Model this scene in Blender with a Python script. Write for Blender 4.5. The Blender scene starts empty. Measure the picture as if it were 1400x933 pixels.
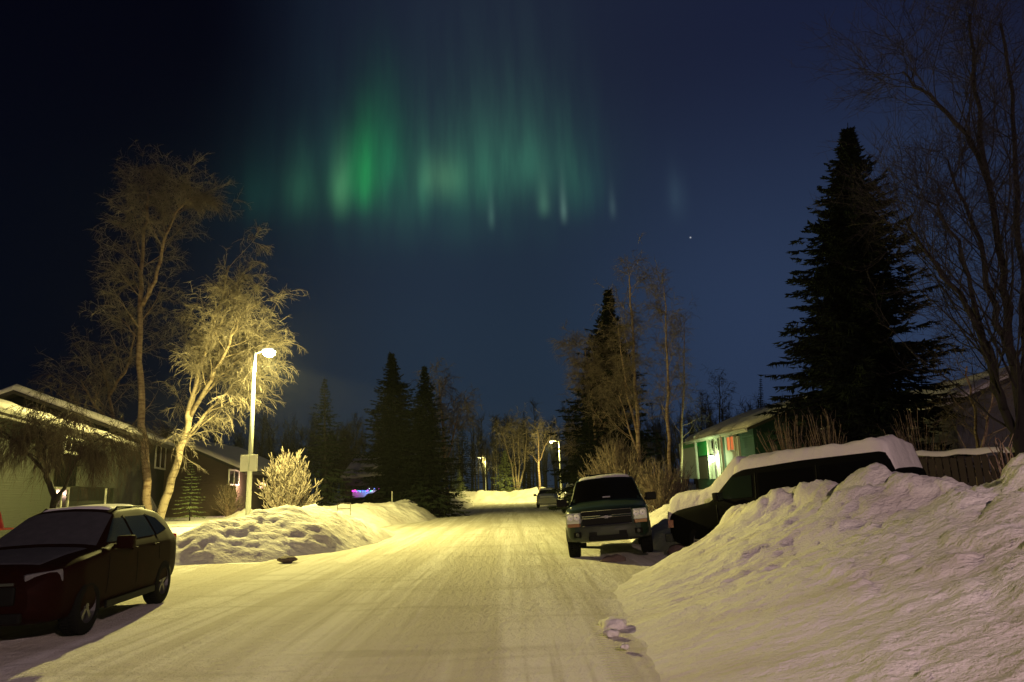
import bpy, bmesh, math, random
import numpy as np
from mathutils import Vector, Matrix
PI = math.pi
S = bpy.context.scene
COL = S.collection
rnd = random.Random(7)
rng = np.random.default_rng(7)

# ------------------------------------------------------------------ camera
F = 960.0; CX, CY = 700.0, 466.5
PITCH = math.atan(201.5 / F); ROLL = math.radians(-2.0); EYE = 1.65
cam = bpy.data.objects.new("camera", bpy.data.cameras.new("camera"))
COL.objects.link(cam)
cam.data.lens = F / 1400 * 36; cam.data.sensor_width = 36
cam.data.clip_start = 0.1; cam.data.clip_end = 3000
CAMM = Matrix.Rotation(PI / 2 + PITCH, 4, 'X') @ Matrix.Rotation(ROLL, 4, 'Z')
cam.matrix_world = Matrix.Translation((0, 0, EYE)) @ CAMM
S.camera = cam
def ray(u, v):
    return (CAMM.to_3x3() @ Vector(((u - CX) / F, (CY - v) / F, -1)))
def at(u, v, D):            # world point seen at (u,v) in the photograph at distance D down the street
    d = ray(u, v); return Vector((0, 0, EYE)) + d * (D / d.y)
def azel(u, v):
    d = ray(u, v).normalized(); return math.atan2(d.x, d.y), math.asin(d.z)

# ------------------------------------------------------------------ noise
_p = np.random.default_rng(3).permutation(256); _p = np.concatenate([_p, _p])
_g = np.random.default_rng(4).uniform(0, 2 * PI, 256); _gx, _gy = np.cos(_g), np.sin(_g)
def perlin(x, y):
    x = np.asarray(x, float); y = np.asarray(y, float)
    xi = np.floor(x).astype(int); yi = np.floor(y).astype(int)
    xf, yf = x - xi, y - yi
    u = xf ** 3 * (xf * (xf * 6 - 15) + 10); v = yf ** 3 * (yf * (yf * 6 - 15) + 10)
    def gr(ix, iy, dx, dy):
        h = _p[(_p[ix & 255] + iy) & 255]; return _gx[h] * dx + _gy[h] * dy
    a = gr(xi, yi, xf, yf); b = gr(xi + 1, yi, xf - 1, yf)
    c = gr(xi, yi + 1, xf, yf - 1); d = gr(xi + 1, yi + 1, xf - 1, yf - 1)
    return (a * (1 - u) + b * u) * (1 - v) + (c * (1 - u) + d * u) * v
def fbm(x, y, o=4, gain=.5):
    s = 0; a = 1
    for k in range(o):
        s = s + a * perlin(x * 2 ** k + 17.3 * k, y * 2 ** k - 9.1 * k); a *= gain
    return s
def clods(x, y, cell, prob, seed=0):
    """broken snow chunks: flattened domes of random size, tilt and outline on a jittered grid (height in units of the cell)"""
    x = np.asarray(x, float) / cell; y = np.asarray(y, float) / cell
    x = x + .25 * perlin(x * 1.7 + seed, y * 1.7); y = y + .25 * perlin(x * 1.9, y * 1.9 + seed)
    xi = np.floor(x).astype(int); yi = np.floor(y).astype(int); out = np.zeros(x.shape)
    for dx in (-1, 0, 1):
        for dy in (-1, 0, 1):
            a, b = xi + dx, yi + dy
            h = [_p[(_p[(_p[(a + 31 * k + seed) & 255] + b) & 255] + 57 * k) & 255] / 255. for k in range(6)]
            px_, py_ = a + .1 + .8 * h[0], b + .1 + .8 * h[1]; r = .22 + .42 * h[2]
            ux, uy = x - px_, y - py_; th = h[4] * PI; c, s_ = np.cos(th), np.sin(th); ux, uy = (c * ux + s_ * uy), (-s_ * ux + c * uy) * (1 + h[5])
            q = 1 - (ux * ux + uy * uy) / (r * r)
            z = np.where(q > 0, np.sqrt(np.clip(q, 0, 1)) ** .8 * r * (.45 + .4 * h[5]) * (1 + .5 * ux / r), 0) * (h[3] < prob)
            out = np.maximum(out, z)
    return out * cell
def sstep(a, b, x):
    t = np.clip((np.asarray(x, float) - a) / (b - a), 0, 1); return t * t * (3 - 2 * t)

# ------------------------------------------------------------------ materials
M = {}
def mat(name, col, rough=.6, metal=0, spec=.5, coat=0, emit=None, estr=0, bump=None, var=None, alpha=None, trans=0):
    m = bpy.data.materials.new(name); m.use_nodes = True; nt = m.node_tree; N = nt.nodes; Lk = nt.links
    b = N['Principled BSDF']
    b.inputs['Base Color'].default_value = (*col, 1); b.inputs['Roughness'].default_value = rough
    b.inputs['Metallic'].default_value = metal; b.inputs['Specular IOR Level'].default_value = spec
    b.inputs['Coat Weight'].default_value = coat; b.inputs['Coat Roughness'].default_value = .06
    b.inputs['Transmission Weight'].default_value = trans
    if emit: b.inputs['Emission Color'].default_value = (*emit, 1); b.inputs['Emission Strength'].default_value = estr
    tc = N.new('ShaderNodeTexCoord')
    if var:                              # (scale, other colour, low, high, stretch)
        sc, c2, lo, hi, st = var
        mp = N.new('ShaderNodeMapping'); mp.inputs['Scale'].default_value = st
        nz = N.new('ShaderNodeTexNoise'); nz.inputs['Scale'].default_value = sc; nz.inputs['Detail'].default_value = 5
        mr = N.new('ShaderNodeMapRange'); mr.inputs[1].default_value = lo; mr.inputs[2].default_value = hi
        mx = N.new('ShaderNodeMix'); mx.data_type = 'RGBA'
        mx.inputs[6].default_value = (*col, 1); mx.inputs[7].default_value = (*c2, 1)
        Lk.new(tc.outputs['Object'], mp.inputs[0]); Lk.new(mp.outputs[0], nz.inputs[0]); Lk.new(nz.outputs[0], mr.inputs[0])
        Lk.new(mr.outputs[0], mx.inputs[0]); Lk.new(mx.outputs[2], b.inputs['Base Color'])
    if bump:                             # list of (scale, strength, stretch)
        prev = None
        for sc, stg, st in bump:
            mp = N.new('ShaderNodeMapping'); mp.inputs['Scale'].default_value = st
            nz = N.new('ShaderNodeTexNoise'); nz.inputs['Scale'].default_value = sc; nz.inputs['Detail'].default_value = 4
            bp = N.new('ShaderNodeBump'); bp.inputs['Strength'].default_value = 1; bp.inputs['Distance'].default_value = stg
            Lk.new(tc.outputs['Object'], mp.inputs[0]); Lk.new(mp.outputs[0], nz.inputs[0]); Lk.new(nz.outputs[0], bp.inputs['Height'])
            if prev: Lk.new(prev.outputs[0], bp.inputs['Normal'])
            prev = bp
        Lk.new(prev.outputs[0], b.inputs['Normal'])
    M[name] = m; return m
one = (1, 1, 1)
mat('snow', (.82, .81, .82), .9, spec=.1, bump=[(9, .03, one), (45, .008, one)], var=(1.3, (.70, .67, .66), .5, .75, one))
mat('bank_snow', (.84, .81, .80), .9, spec=.1, bump=[(3.5, .05, (.6, 1.5, 1)), (9, .032, (.7, 1.3, 1)), (26, .016, one), (75, .005, one)], var=(.9, (.66, .60, .58), .45, .75, (.6, 1, 1)))
mat('car_snow', (.74, .73, .75), .7, bump=[(14, .012, one), (60, .004, one)])
mat('thick_snow', (.78, .74, .73), .75, spec=.2, bump=[(5, .03, one), (40, .004, one)])
mat('frost', (.045, .046, .055), .7, spec=.2, bump=[(40, .002, one)], var=(9, (.06, .06, .07), .35, .7, one))
mat('green_paint', (.010, .024, .014), .4, .1, spec=.25, coat=.12)
mat('red_paint', (.011, .0022, .0018), .6, .0, spec=.03, coat=.0, var=(6, (.020, .005, .004), .55, .8, one))
mat('black_paint', (.003, .003, .003), .8, .0, spec=.05)
mat('silver_paint', (.48, .46, .40), .5, .0, coat=.2)
mat('grey_paint', (.06, .06, .07), .45, .2, coat=.4)
mat('glass', (.004, .004, .004), .12, spec=.12)
mat('green_glass', (.012, .020, .013), .15, spec=.35)
mat('chrome', (.50, .50, .50), .22, 1)
mat('reflector_white', (.9, .9, .92), .35, spec=.6)  # white base colour stands in for light thrown back by the headlights
mat('dark_chrome', (.25, .25, .25), .3, .9)
mat('grille_black', (.005, .005, .005), .6, spec=.12)
mat('lamp_lens', (.62, .64, .66), .2, .2, coat=.5)
mat('dim_lens', (.11, .11, .115), .5, .0, spec=.08)
mat('amber', (.30, .15, .09), .25, coat=.6)
mat('red_lens', (.45, .02, .015), .2, coat=.6)
mat('rubber', (.006, .006, .006), .95, spec=.1, bump=[(60, .003, one)])
mat('rim', (.10, .10, .10), .4, .7)
mat('bumper_grey', (.05, .058, .045), .5, .1, spec=.2)
mat('pole', (.50, .52, .46), .5, .3, bump=[(20, .002, one)])
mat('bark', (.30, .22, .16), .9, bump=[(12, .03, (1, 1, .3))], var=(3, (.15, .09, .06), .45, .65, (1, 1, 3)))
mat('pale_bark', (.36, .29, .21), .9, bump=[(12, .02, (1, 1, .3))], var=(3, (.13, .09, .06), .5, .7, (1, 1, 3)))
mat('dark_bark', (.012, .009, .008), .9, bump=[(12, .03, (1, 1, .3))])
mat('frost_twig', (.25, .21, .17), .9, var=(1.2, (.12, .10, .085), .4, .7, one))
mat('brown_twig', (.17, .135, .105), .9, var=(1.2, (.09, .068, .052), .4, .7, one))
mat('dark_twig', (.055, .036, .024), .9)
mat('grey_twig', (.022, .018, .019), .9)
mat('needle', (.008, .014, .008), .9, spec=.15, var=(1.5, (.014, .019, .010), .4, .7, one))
mat('frost_needle', (.20, .24, .11), .9, var=(2, (.08, .11, .04), .4, .7, one))  # much paler, yellower green than the other needles
mat('wood_far', (.030, .024, .020), .9)
mat('siding_green', (.010, .015, .008), .8, bump=[(3, .02, (.05, .05, 12))], var=(1, (.008, .011, .006), .4, .7, one))
mat('siding_tan', (.09, .065, .045), .8, bump=[(3, .02, (.05, .05, 12))])
mat('paint_green', (.012, .06, .036), .7, bump=[(3, .02, (.05, .05, 12))])
mat('bright_green', (.02, .45, .10), .7)
mat('siding_grey', (.15, .15, .16), .8, bump=[(3, .02, (8, 8, .2))], var=(2, (.15, .15, .15), .4, .7, (3, 3, .3)))
mat('siding_dark', (.03, .028, .026), .8)
mat('trim_white', (.62, .62, .56), .6)
mat('dark_pane', (.008, .009, .010), .12, spec=.7)
mat('roof_felt', (.05, .045, .04), .9)
mat('door_paint', (.07, .06, .05), .6)
mat('curtain', (.6, .14, .06), .8, emit=(1, .25, .08), estr=.5)
mat('lit_pane', (.5, .4, .2), .6, emit=(1, .65, .25), estr=.5)
mat('fence_wood', (.03, .020, .015), .85, bump=[(8, .01, (1, 1, .2))])
mat('steel', (.3, .3, .28), .45, .7)
mat('ball', (.22, .12, .10), .6)
mat('cone', (.55, .05, .03), .6)
mat('sticker', (.55, .55, .55), .6)
mat('dirty_snow', (.13, .09, .08), .9, bump=[(20, .02, one)])
def emis(name, c, s):
    mat(name, c, .5, emit=c, estr=s)
emis('lamp_glow', (1, .93, .62), 40)
emis('lamp_far', (1, .95, .62), 8)
emis('porch_glow', (1, .98, .72), 14)
emis('porch_pink', (1, .50, .36), 3.5)
for nm, c in dict(magenta=(1, .05, .8), blue=(.1, .2, 1), green=(.05, .9, .45), violet=(.5, .12, 1), white=(.8, .95, 1), pink=(1, .12, .35), cyan=(.1, .6, 1)).items():
    emis('bulb_' + nm, c, 3.2)

# road: packed snow with longitudinal wear, a tyre-tread print along the right edge
def road_material():   # packed snow
    m = bpy.data.materials.new('packed_snow'); m.use_nodes = True; nt = m.node_tree; N = nt.nodes; Lk = nt.links; b = N['Principled BSDF']
    b.inputs['Roughness'].default_value = .9; b.inputs['Specular IOR Level'].default_value = .08
    tc = N.new('ShaderNodeTexCoord')
    def noise(scale, st, det=5, rot=0, rough=.55, dist=0):
        mp = N.new('ShaderNodeMapping'); mp.inputs['Scale'].default_value = st; mp.inputs['Rotation'].default_value = (0, 0, rot)
        nz = N.new('ShaderNodeTexNoise'); nz.inputs['Scale'].default_value = scale; nz.inputs['Detail'].default_value = det; nz.inputs['Roughness'].default_value = rough; nz.inputs['Distortion'].default_value = dist
        Lk.new(tc.outputs['Object'], mp.inputs[0]); Lk.new(mp.outputs[0], nz.inputs[0]); return nz.outputs[0]
    def math_(op, a, b_=None, c=None):
        n = N.new('ShaderNodeMath'); n.operation = op
        for i, q in enumerate((a, b_, c)):
            if q is None: continue
            if isinstance(q, (int, float)): n.inputs[i].default_value = q
            else: Lk.new(q, n.inputs[i])
        return n.outputs[0]
    def rng_(v, a, b_, c=0, d=1):
        n = N.new('ShaderNodeMapRange'); n.interpolation_type = 'SMOOTHSTEP'
        Lk.new(v, n.inputs[0])
        for i, q in enumerate((a, b_, c, d)): n.inputs[i + 1].default_value = q
        return n.outputs[0]
    def mix(f, a, b_):
        n = N.new('ShaderNodeMix'); n.data_type = 'RGBA'; Lk.new(f, n.inputs[0])
        for i, q in ((6, a), (7, b_)):
            if isinstance(q, tuple): n.inputs[i].default_value = (*q, 1)
            else: Lk.new(q, n.inputs[i])
        return n.outputs[2]
    lines = noise(1.0, (1.5, .045, 1), det=4, dist=.5); fine = noise(1.0, (7, .22, 1), rot=.05); lines2 = noise(1.0, (1.9, .05, 1), det=4, rot=.13, dist=.4); lines3 = noise(1.0, (1.7, .06, 1), det=4, rot=-.22, dist=.4); blot = noise(.5, one); cross = noise(1.0, (.22, 1.6, 1), det=4, rot=.16, dist=1.2)
    c = mix(rng_(lines, .44, .62), (.86, .83, .79), (.68, .64, .57))
    c = mix(math_('MULTIPLY', rng_(lines2, .50, .62), .6), c, (.62, .58, .51)); c = mix(math_('MULTIPLY', rng_(lines3, .52, .62), .5), c, (.62, .58, .51))
    c = mix(rng_(blot, .50, .74), c, (.68, .64, .57))
    c = mix(rng_(fine, .50, .74), c, (.60, .56, .49))
    cr = math_('MULTIPLY', rng_(cross, .52, .72), .38); c = mix(cr, c, (.42, .38, .31))
    Lk.new(c, b.inputs['Base Color'])
    sx = N.new('ShaderNodeSeparateXYZ'); Lk.new(tc.outputs['Object'], sx.inputs[0]); X, Y = sx.outputs[0], sx.outputs[1]
    # tread centre line x = 1.0 + .022*(y-8)  with a bow
    yy = math_('SUBTRACT', Y, 9.5)
    cen = math_('MULTIPLY_ADD', yy, .055, .98)
    d = math_('ABSOLUTE', math_('SUBTRACT', X, cen))
    m1 = math_('SUBTRACT', 1, rng_(d, .09, .12))
    y2 = rng_(Y, 13.5, 15, 1, 0)
    tread = math_('MULTIPLY', math_('MULTIPLY', m1, y2), math_('SINE', math_('MULTIPLY_ADD', math_('MULTIPLY', d, 14), 1, math_('MULTIPLY', Y, 62))))
    chop = noise(10, (1, .7, 1)); ch2 = noise(38, one)
    h = math_('ADD', math_('MULTIPLY', chop, .055), math_('MULTIPLY', ch2, .03))
    h = math_('ADD', h, math_('MULTIPLY', lines, .028)); h = math_('ADD', h, math_('MULTIPLY', fine, .012)); h = math_('ADD', h, math_('MULTIPLY', tread, .010))
    bp = N.new('ShaderNodeBump'); bp.inputs['Distance'].default_value = 1; bp.inputs['Strength'].default_value = .95
    Lk.new(h, bp.inputs['Height']); Lk.new(bp.outputs[0], b.inputs['Normal'])
    M['packed_snow'] = m
road_material()

# ------------------------------------------------------------------ object helpers
def npmesh(name, V, Fq, smooth=True):
    """V (n,3), Fq list of int arrays of equal-sized faces"""
    me = bpy.data.meshes.new(name)
    V = np.asarray(V, np.float32)
    fs = [np.asarray(f, np.int32) for f in Fq if len(f)]
    loops = np.concatenate([f.ravel() for f in fs]); sizes = np.concatenate([np.full(len(f), f.shape[1]) for f in fs])
    me.vertices.add(len(V)); me.vertices.foreach_set('co', V.ravel())
    me.loops.add(len(loops)); me.loops.foreach_set('vertex_index', loops)
    me.polygons.add(len(sizes)); starts = np.concatenate([[0], np.cumsum(sizes)[:-1]])
    me.polygons.foreach_set('loop_start', starts.astype(np.int32)); me.polygons.foreach_set('loop_total', sizes.astype(np.int32))
    me.polygons.foreach_set('use_smooth', np.full(len(sizes), smooth))
    me.update(calc_edges=True); me.validate(); return me
def link(name, me, m=None, parent=None):
    o = bpy.data.objects.new(name, me); COL.objects.link(o)
    if m: me.materials.append(M[m] if isinstance(m, str) else m)
    if parent: o.parent = parent
    return o
def tag(o, label=None, cat=None, group=None, kind=None):
    if label: o['label'] = label
    if cat: o['category'] = cat
    if group: o['group'] = group
    if kind: o['kind'] = kind
    return o
def empty(name, loc=(0, 0, 0), rz=0, label=None, cat=None, group=None):
    o = bpy.data.objects.new(name, None); COL.objects.link(o); o.location = loc; o.rotation_euler = (0, 0, rz); o.empty_display_size = .1
    return tag(o, label, cat, group)
class MB:                                  # mesh collector
    def __init__(s): s.V = []; s.F = []; s.n = 0
    def add(s, V, Fs):
        s.V.append(np.asarray(V, float).reshape(-1, 3))
        for f in Fs: s.F.append(np.asarray(f) + s.n)
        s.n += len(s.V[-1]); return s
    def box(s, c, sz, rot=None, bev=0):
        sx, sy, sz_ = [q / 2 for q in sz]
        if bev:
            bm = bmesh.new(); bmesh.ops.create_cube(bm, size=1); bmesh.ops.scale(bm, vec=sz, verts=bm.verts)
            bmesh.ops.bevel(bm, geom=bm.edges[:], offset=bev, segments=2, affect='EDGES', profile=.7)
            bm.verts.index_update()
            V = np.array([v.co[:] for v in bm.verts])
            if rot is not None: V = V @ np.array(rot.to_3x3()).T
            V = V + np.array(c)
            tri = {}
            for f in bm.faces: tri.setdefault(len(f.verts), []).append([v.index for v in f.verts])
            bm.free(); return s.add(V, [np.array(t) for t in tri.values()])
        V = np.array([(a * sx, b * sy, d * sz_) for a in (-1, 1) for b in (-1, 1) for d in (-1, 1)])
        if rot is not None: V = V @ np.array(rot.to_3x3()).T
        V = V + np.array(c)
        return s.add(V, [np.array([[0, 1, 3, 2], [4, 6, 7, 5], [0, 4, 5, 1], [2, 3, 7, 6], [0, 2, 6, 4], [1, 5, 7, 3]])])
    def tube(s, pts, r, sides=8, caps=True):
        P = np.array([tuple(p) for p in pts], float); n = len(P); r = np.broadcast_to(np.asarray(r, float), (n,))
        T = np.gradient(P, axis=0); T /= np.linalg.norm(T, axis=1)[:, None] + 1e-9
        ref = np.array([0, 0, 1.]) if abs(T[:, 2]).mean() < .8 else np.array([1., 0, 0])
        A = np.cross(T, ref); A /= np.linalg.norm(A, axis=1)[:, None] + 1e-9; B = np.cross(T, A)
        th = np.arange(sides) * 2 * PI / sides
        V = P[:, None] + r[:, None, None] * (np.cos(th)[None, :, None] * A[:, None] + np.sin(th)[None, :, None] * B[:, None])
        i = np.arange(n - 1)[:, None] * sides; j = np.arange(sides)[None]; k = (j + 1) % sides
        Fq = np.stack([i + j, i + k, i + sides + k, i + sides + j], -1).reshape(-1, 4)
        Fs = [Fq]
        if caps: Fs.append(np.array([list(range(sides))[::-1], list(range((n - 1) * sides, n * sides))]))
        return s.add(V.reshape(-1, 3), Fs)
    def tubes(s, P, R, sides=3):           # P (m,k,3) R (m,k)
        m, n = P.shape[:2]
        if m == 0: return s
        T = np.gradient(P, axis=1); T /= np.linalg.norm(T, axis=2)[..., None] + 1e-9
        ref = np.where(np.abs(T[..., 2:3]) > .85, np.array([1., 0, 0]), np.array([0, 0, 1.]))
        A = np.cross(T, ref); A /= np.linalg.norm(A, axis=2)[..., None] + 1e-9; B = np.cross(T, A)
        th = np.arange(sides) * 2 * PI / sides
        V = P[:, :, None] + R[:, :, None, None] * (np.cos(th)[:, None] * A[:, :, None] + np.sin(th)[:, None] * B[:, :, None])
        b = (np.arange(m) * n * sides)[:, None, None] + (np.arange(n - 1) * sides)[None, :, None]; j = np.arange(sides)[None, None]; k = (j + 1) % sides
        return s.add(V.reshape(-1, 3), [np.stack([b + j, b + k, b + sides + k, b + sides + j], -1).reshape(-1, 4)])
    def tris(s, A, B, C):
        n = len(A); V = np.stack([A, B, C], 1).reshape(-1, 3)
        return s.add(V, [np.arange(n * 3).reshape(n, 3)])
    def lathe(s, prof, axis='x', n=28, c=(0, 0, 0)):   # prof list of (r, h) around axis
        pr = np.array(prof); th = np.arange(n) * 2 * PI / n
        R, H = pr[:, 0][:, None], pr[:, 1][:, None]
        a, b, h = R * np.cos(th), R * np.sin(th), H + 0 * th
        V = {'x': (h, a, b), 'z': (a, b, h), 'y': (b, h, a)}[axis]
        V = np.stack(V, -1).reshape(-1, 3) + np.array(c)
        m = len(pr); i = np.arange(m - 1)[:, None] * n; j = np.arange(n)[None]; k = (j + 1) % n
        return s.add(V, [np.stack([i + j, i + k, i + n + k, i + n + j], -1).reshape(-1, 4)])
    def prism(s, poly, y0, y1):            # poly in (x,z), extruded in y
        n = len(poly); V = [(x, y0, z) for x, z in poly] + [(x, y1, z) for x, z in poly]
        Fs = [np.array([[i, (i + 1) % n, (i + 1) % n + n, i + n] for i in range(n)]), np.array([list(range(n))[::-1]]), np.array([list(range(n, 2 * n))])]
        return s.add(V, Fs)
    def build(s, name, m, parent=None, smooth=False):
        return link(name, npmesh(name, np.concatenate(s.V), s.F, smooth), m, parent)
def gridmesh(name, Xg, Yg, Zg, keep=None, smooth=True):
    r, c = Xg.shape; V = np.stack([Xg, Yg, Zg], -1).reshape(-1, 3)
    i = (np.arange(r - 1)[:, None] * c + np.arange(c - 1)[None]); q = np.stack([i, i + 1, i + c + 1, i + c], -1).reshape(-1, 4)
    if keep is not None:
        kf = keep.ravel(); q = q[kf[q].any(axis=1)]
    used = np.unique(q); rm = np.zeros(len(V), int); rm[used] = np.arange(len(used))
    return npmesh(name, V[used], [rm[q]], smooth)
def copytree(o, parent=None):
    c = o.copy(); COL.objects.link(c); c.parent = parent
    for ch in o.children: copytree(ch, c)
    return c

# ------------------------------------------------------------------ terrain
def G(x, y):                               # lie of the land (snow surface outside the road)
    x = np.asarray(x, float); y = np.asarray(y, float)
    left = .72 * sstep(-6.8, -9.5, x) * sstep(17.5, 26, y)
    left = left + .35 * sstep(-11, -16, x) * sstep(4, 14, y) * (1 - sstep(17.5, 26, y))
    right = .40 * sstep(3.6, 6.5, x) * sstep(4, 8, y)
    far = .9 * sstep(85, 110, y)
    return -.05 + left + right + np.maximum(far, 0) * (1 - .0) + .05 * fbm(x * .3, y * .3, 3) * sstep(3.8, 6, np.abs(x + 1.2))
def spacing(a, b, s0, g):
    out = [a]; s = s0
    while out[-1] < b: out.append(out[-1] + s); s *= g
    return np.array(out)
gx = np.concatenate([-spacing(6, 900, .5, 1.07)[::-1], np.arange(-5.5, 5.6, .5), spacing(6, 900, .5, 1.07)])
gy = np.concatenate([-spacing(8, 900, 1.5, 1.3)[::-1], np.arange(-7, 40, .5), spacing(40, 1500, .6, 1.06)])
Xg, Yg = np.meshgrid(gx, gy)
tag(link('ground', gridmesh('ground', Xg, Yg, G(Xg, Yg)), 'snow'), kind='structure')
ry = np.concatenate([np.arange(-25, 3, .5), spacing(3, 104, .05, 1.009)]); rx = np.arange(-16.5, 4.6, .07)
Xr, Yr = np.meshgrid(rx, ry)
edge = .35 * fbm(Yr * .35, Xr * .1 + 3, 3)
inroad = (Xr > -6.6 + edge) & (Xr < 4.0 + edge) | ((Yr < 18.3 + 1.2 * edge) & (Xr < 2 + edge))
rut = -.012 * np.exp(-((Xr + .9) / .5) ** 2) - .012 * np.exp(-((Xr + 2.7) / .5) ** 2)
inroad &= ~((Yr > 95) & (Xr > -30))
Zr = .02 + rut + .014 * fbm(Xr * .7 + Yr * .21, Yr * .3 - Xr * .33, 3) + .006 * fbm(Xr * 3.9 + Yr * 1.3, Yr * 2.1 - Xr * 1.9, 3) + .035 * sstep(16.5, 19, Yr) * sstep(-6, -8, Xr)
tag(link('road', gridmesh('road', Xr, Yr, Zr, inroad), 'packed_snow'), kind='structure')

# ------------------------------------------------------------------ snow banks
def bank(name, x0, x1, y0, y1, step, fn, label, m='bank_snow', stepy=None):
    X, Y = np.meshgrid(np.arange(x0, x1, step), np.arange(y0, y1, stepy or step))
    H = fn(X, Y)
    o = link(name, gridmesh(name, X, Y, H, H > np.minimum(G(X, Y), .0) - .12), m)
    return tag(o, label, 'snowbank')
# big bank on the right: foot line and crest line along Y
fy = [2, 5.0, 8, 11.5, 13.5, 15.2, 17.5, 19]; fx = [.85, .95, 1.12, 1.36, 1.95, 3.0, 3.9, 4.6]
cy_ = [2, 6, 8.8, 9.6, 10.1, 10.7, 11.3, 12.1, 12.7, 13.2, 14.0, 15.3, 17.2, 19]
cx_ = [8.4, 7.5, 6.6, 6.35, 6.15, 5.9, 5.75, 5.55, 5.35, 5.05, 4.75, 4.35, 4.4, 4.6]
cz_ = [1.92, 1.92, 1.80, 1.46, 1.40, 1.64, 1.68, 1.42, 1.42, 1.46, 1.34, .80, .25, -.2]
def right_bank(X, Y):
    xf = np.interp(Y, fy, fx) + .12 * fbm(Y * 1.1, X * .1, 3); xc = np.interp(Y + .25 * fbm(X, Y * .8, 2), cy_, cx_); zc = np.interp(Y + .2 * fbm(X * 1.3, Y, 2), cy_, cz_)
    t = (X - xf) / (xc - xf)
    tc_ = np.clip(t, 0, 1); prof = .65 * tc_ ** 1.35 + .35 * tc_
    back = sstep(0, 1, (X - xc - .15) / 1.3)
    lvl = .38
    z = zc * prof; z = z * (1 - back) + np.minimum(lvl, z) * back
    near = sstep(-.02, .3, t)
    w = near * (1 - .5 * back)
    z = z + w * (.045 * fbm(X * .5 + 4, Y * .8, 2) + .028 * fbm((X + .2 * Y) * 1.3, (Y - .3 * X) * 3.4, 4, .62))
    rough = np.clip(sstep(2.6, 4.6, X) * sstep(12.5, 9, Y) + sstep(.62, .95, t), 0, 1); rough = rough * (.55 + .9 * sstep(-.15, .25, fbm(X * .5, Y * .5 + 9, 2)))
    z = z + w * (.22 + .48 * rough) * (.55 * clods(X, Y, .62, .36, 3) + .6 * clods(X, Y, .27, .5, 11) + .6 * clods(X * .7, Y * 1.3, .15, .6, 29)) + w * (.28 * clods(X * .45, Y * 1.25 - .25 * X, .24, .5, 61) + .22 * clods(X * .5, Y * 1.3 - .25 * X, .13, .5, 71))
    cr = np.exp(-((t - 1) / .22) ** 2) * sstep(.3, .9, zc)
    z = z + cr * (.10 * fbm(X * 1.6, Y * 1.6, 3) + .5 * clods(X + 5, Y, .8, .6, 41))
    z = z + .012 * fbm(X * 6, Y * 7, 2) * w
    return np.where(t < 0, t * .5, z)
bank('snowbank', .6, 12.5, 2.6, 19, .055, right_bank, 'huge pinkish plowed snowbank filling the right foreground')
def mound(x, y, pts, r):                   # smooth heap along a spine of (x,y,z,r)
    h = np.full(x.shape, -9.)
    for (ax, ay, az, ar), (bx, by, bz, br) in zip(pts[:-1], pts[1:]):
        dx, dy = bx - ax, by - ay; t = np.clip(((x - ax) * dx + (y - ay) * dy) / (dx * dx + dy * dy + 1e-9), 0, 1)
        d = np.hypot(x - ax - t * dx, y - ay - t * dy); rr = ar + t * (br - ar); zz = az + t * (bz - az)
        q = d / rr
        h = np.maximum(h, zz * (1 - q ** 1.35) - .25 * np.maximum(q - 1, 0))
    return h
def lumpy(h, X, Y, a=.12, s=1.0):
    w = sstep(-.05, .35, h)
    return h + w * (a * .6 * fbm(X * .6 * s, Y * .8 * s + .4 * X, 2, .5) + a * .28 * fbm((X + .35 * Y) * 1.1 * s, (Y - .5 * X) * 4.0 * s, 4, .65) + .26 * clods(X, Y, .6 / s, .4, 5) + .35 * clods(X, Y, .26 / s, .5, 15) + .3 * clods(X * .6, Y * 1.4, .14 / s, .5, 25))
bank('snowbank', -12, -4.6, 17.3, 31.5, .075,
     lambda X, Y: lumpy(mound(X, Y, [(-9.7, 19.9, .55, 1.3), (-8.7, 20.5, 1.0, 1.6), (-8.0, 21.3, 1.12, 2.0), (-7.25, 22.3, 1.38, 2.2), (-6.7, 24.5, 1.22, 2.0), (-6.3, 27, .85, 1.6), (-6.1, 29.6, .3, 1.2)], 1), X, Y, .17),
     'bright yellow-lit snowbank directly under the near glowing street lamp')
bank('snowbank', -17, -4.2, 32, 58, .13,
     lambda X, Y: lumpy(mound(X, Y, [(-14, 36.5, 1.0, 1.8), (-11, 37.2, 1.0, 2.0), (-8.5, 38.3, 1.12, 2.3), (-7.2, 41, 1.1, 2.2), (-7, 47, 1.15, 2.0), (-6.8, 54, .9, 1.8)], 1), X, Y, .14, .8),
     'long low snowbank beyond the driveway gap, below the dark spruces')
bank('snowbank', -13, -3.6, 56, 86, .2,
     lambda X, Y: lumpy(mound(X, Y, [(-8.5, 60, 1.0, 2.2), (-7.0, 66, 1.5, 2.4), (-7, 74, 1.4, 2.6), (-8, 82, 1.2, 2.4)], 1), X, Y, .2, .6),
     'snowbank at the far left roadside where the road narrows')
bank('snowbank', -14, 6, 88, 101, .25,
     lambda X, Y: lumpy(mound(X, Y, [(-11, 95, 1.4, 3), (-5, 93.5, 1.5, 3.0), (-1, 94.5, 1.3, 3.0), (3.2, 93, 1.7, 3)], 1), X, Y, .22, .5),
     'bright snowbank closing the far end of the street')
bank('snowbank', .8, 7.5, 50, 64, .15,
     lambda X, Y: lumpy(mound(X, Y, [(6, 53, .7, 1.6), (4.6, 54.5, .45, 1.3), (2.6, 55.5, .28, 1.2)], 1), X, Y, .12, .8),
     'low snow ridge behind the snow-topped far car')
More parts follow.
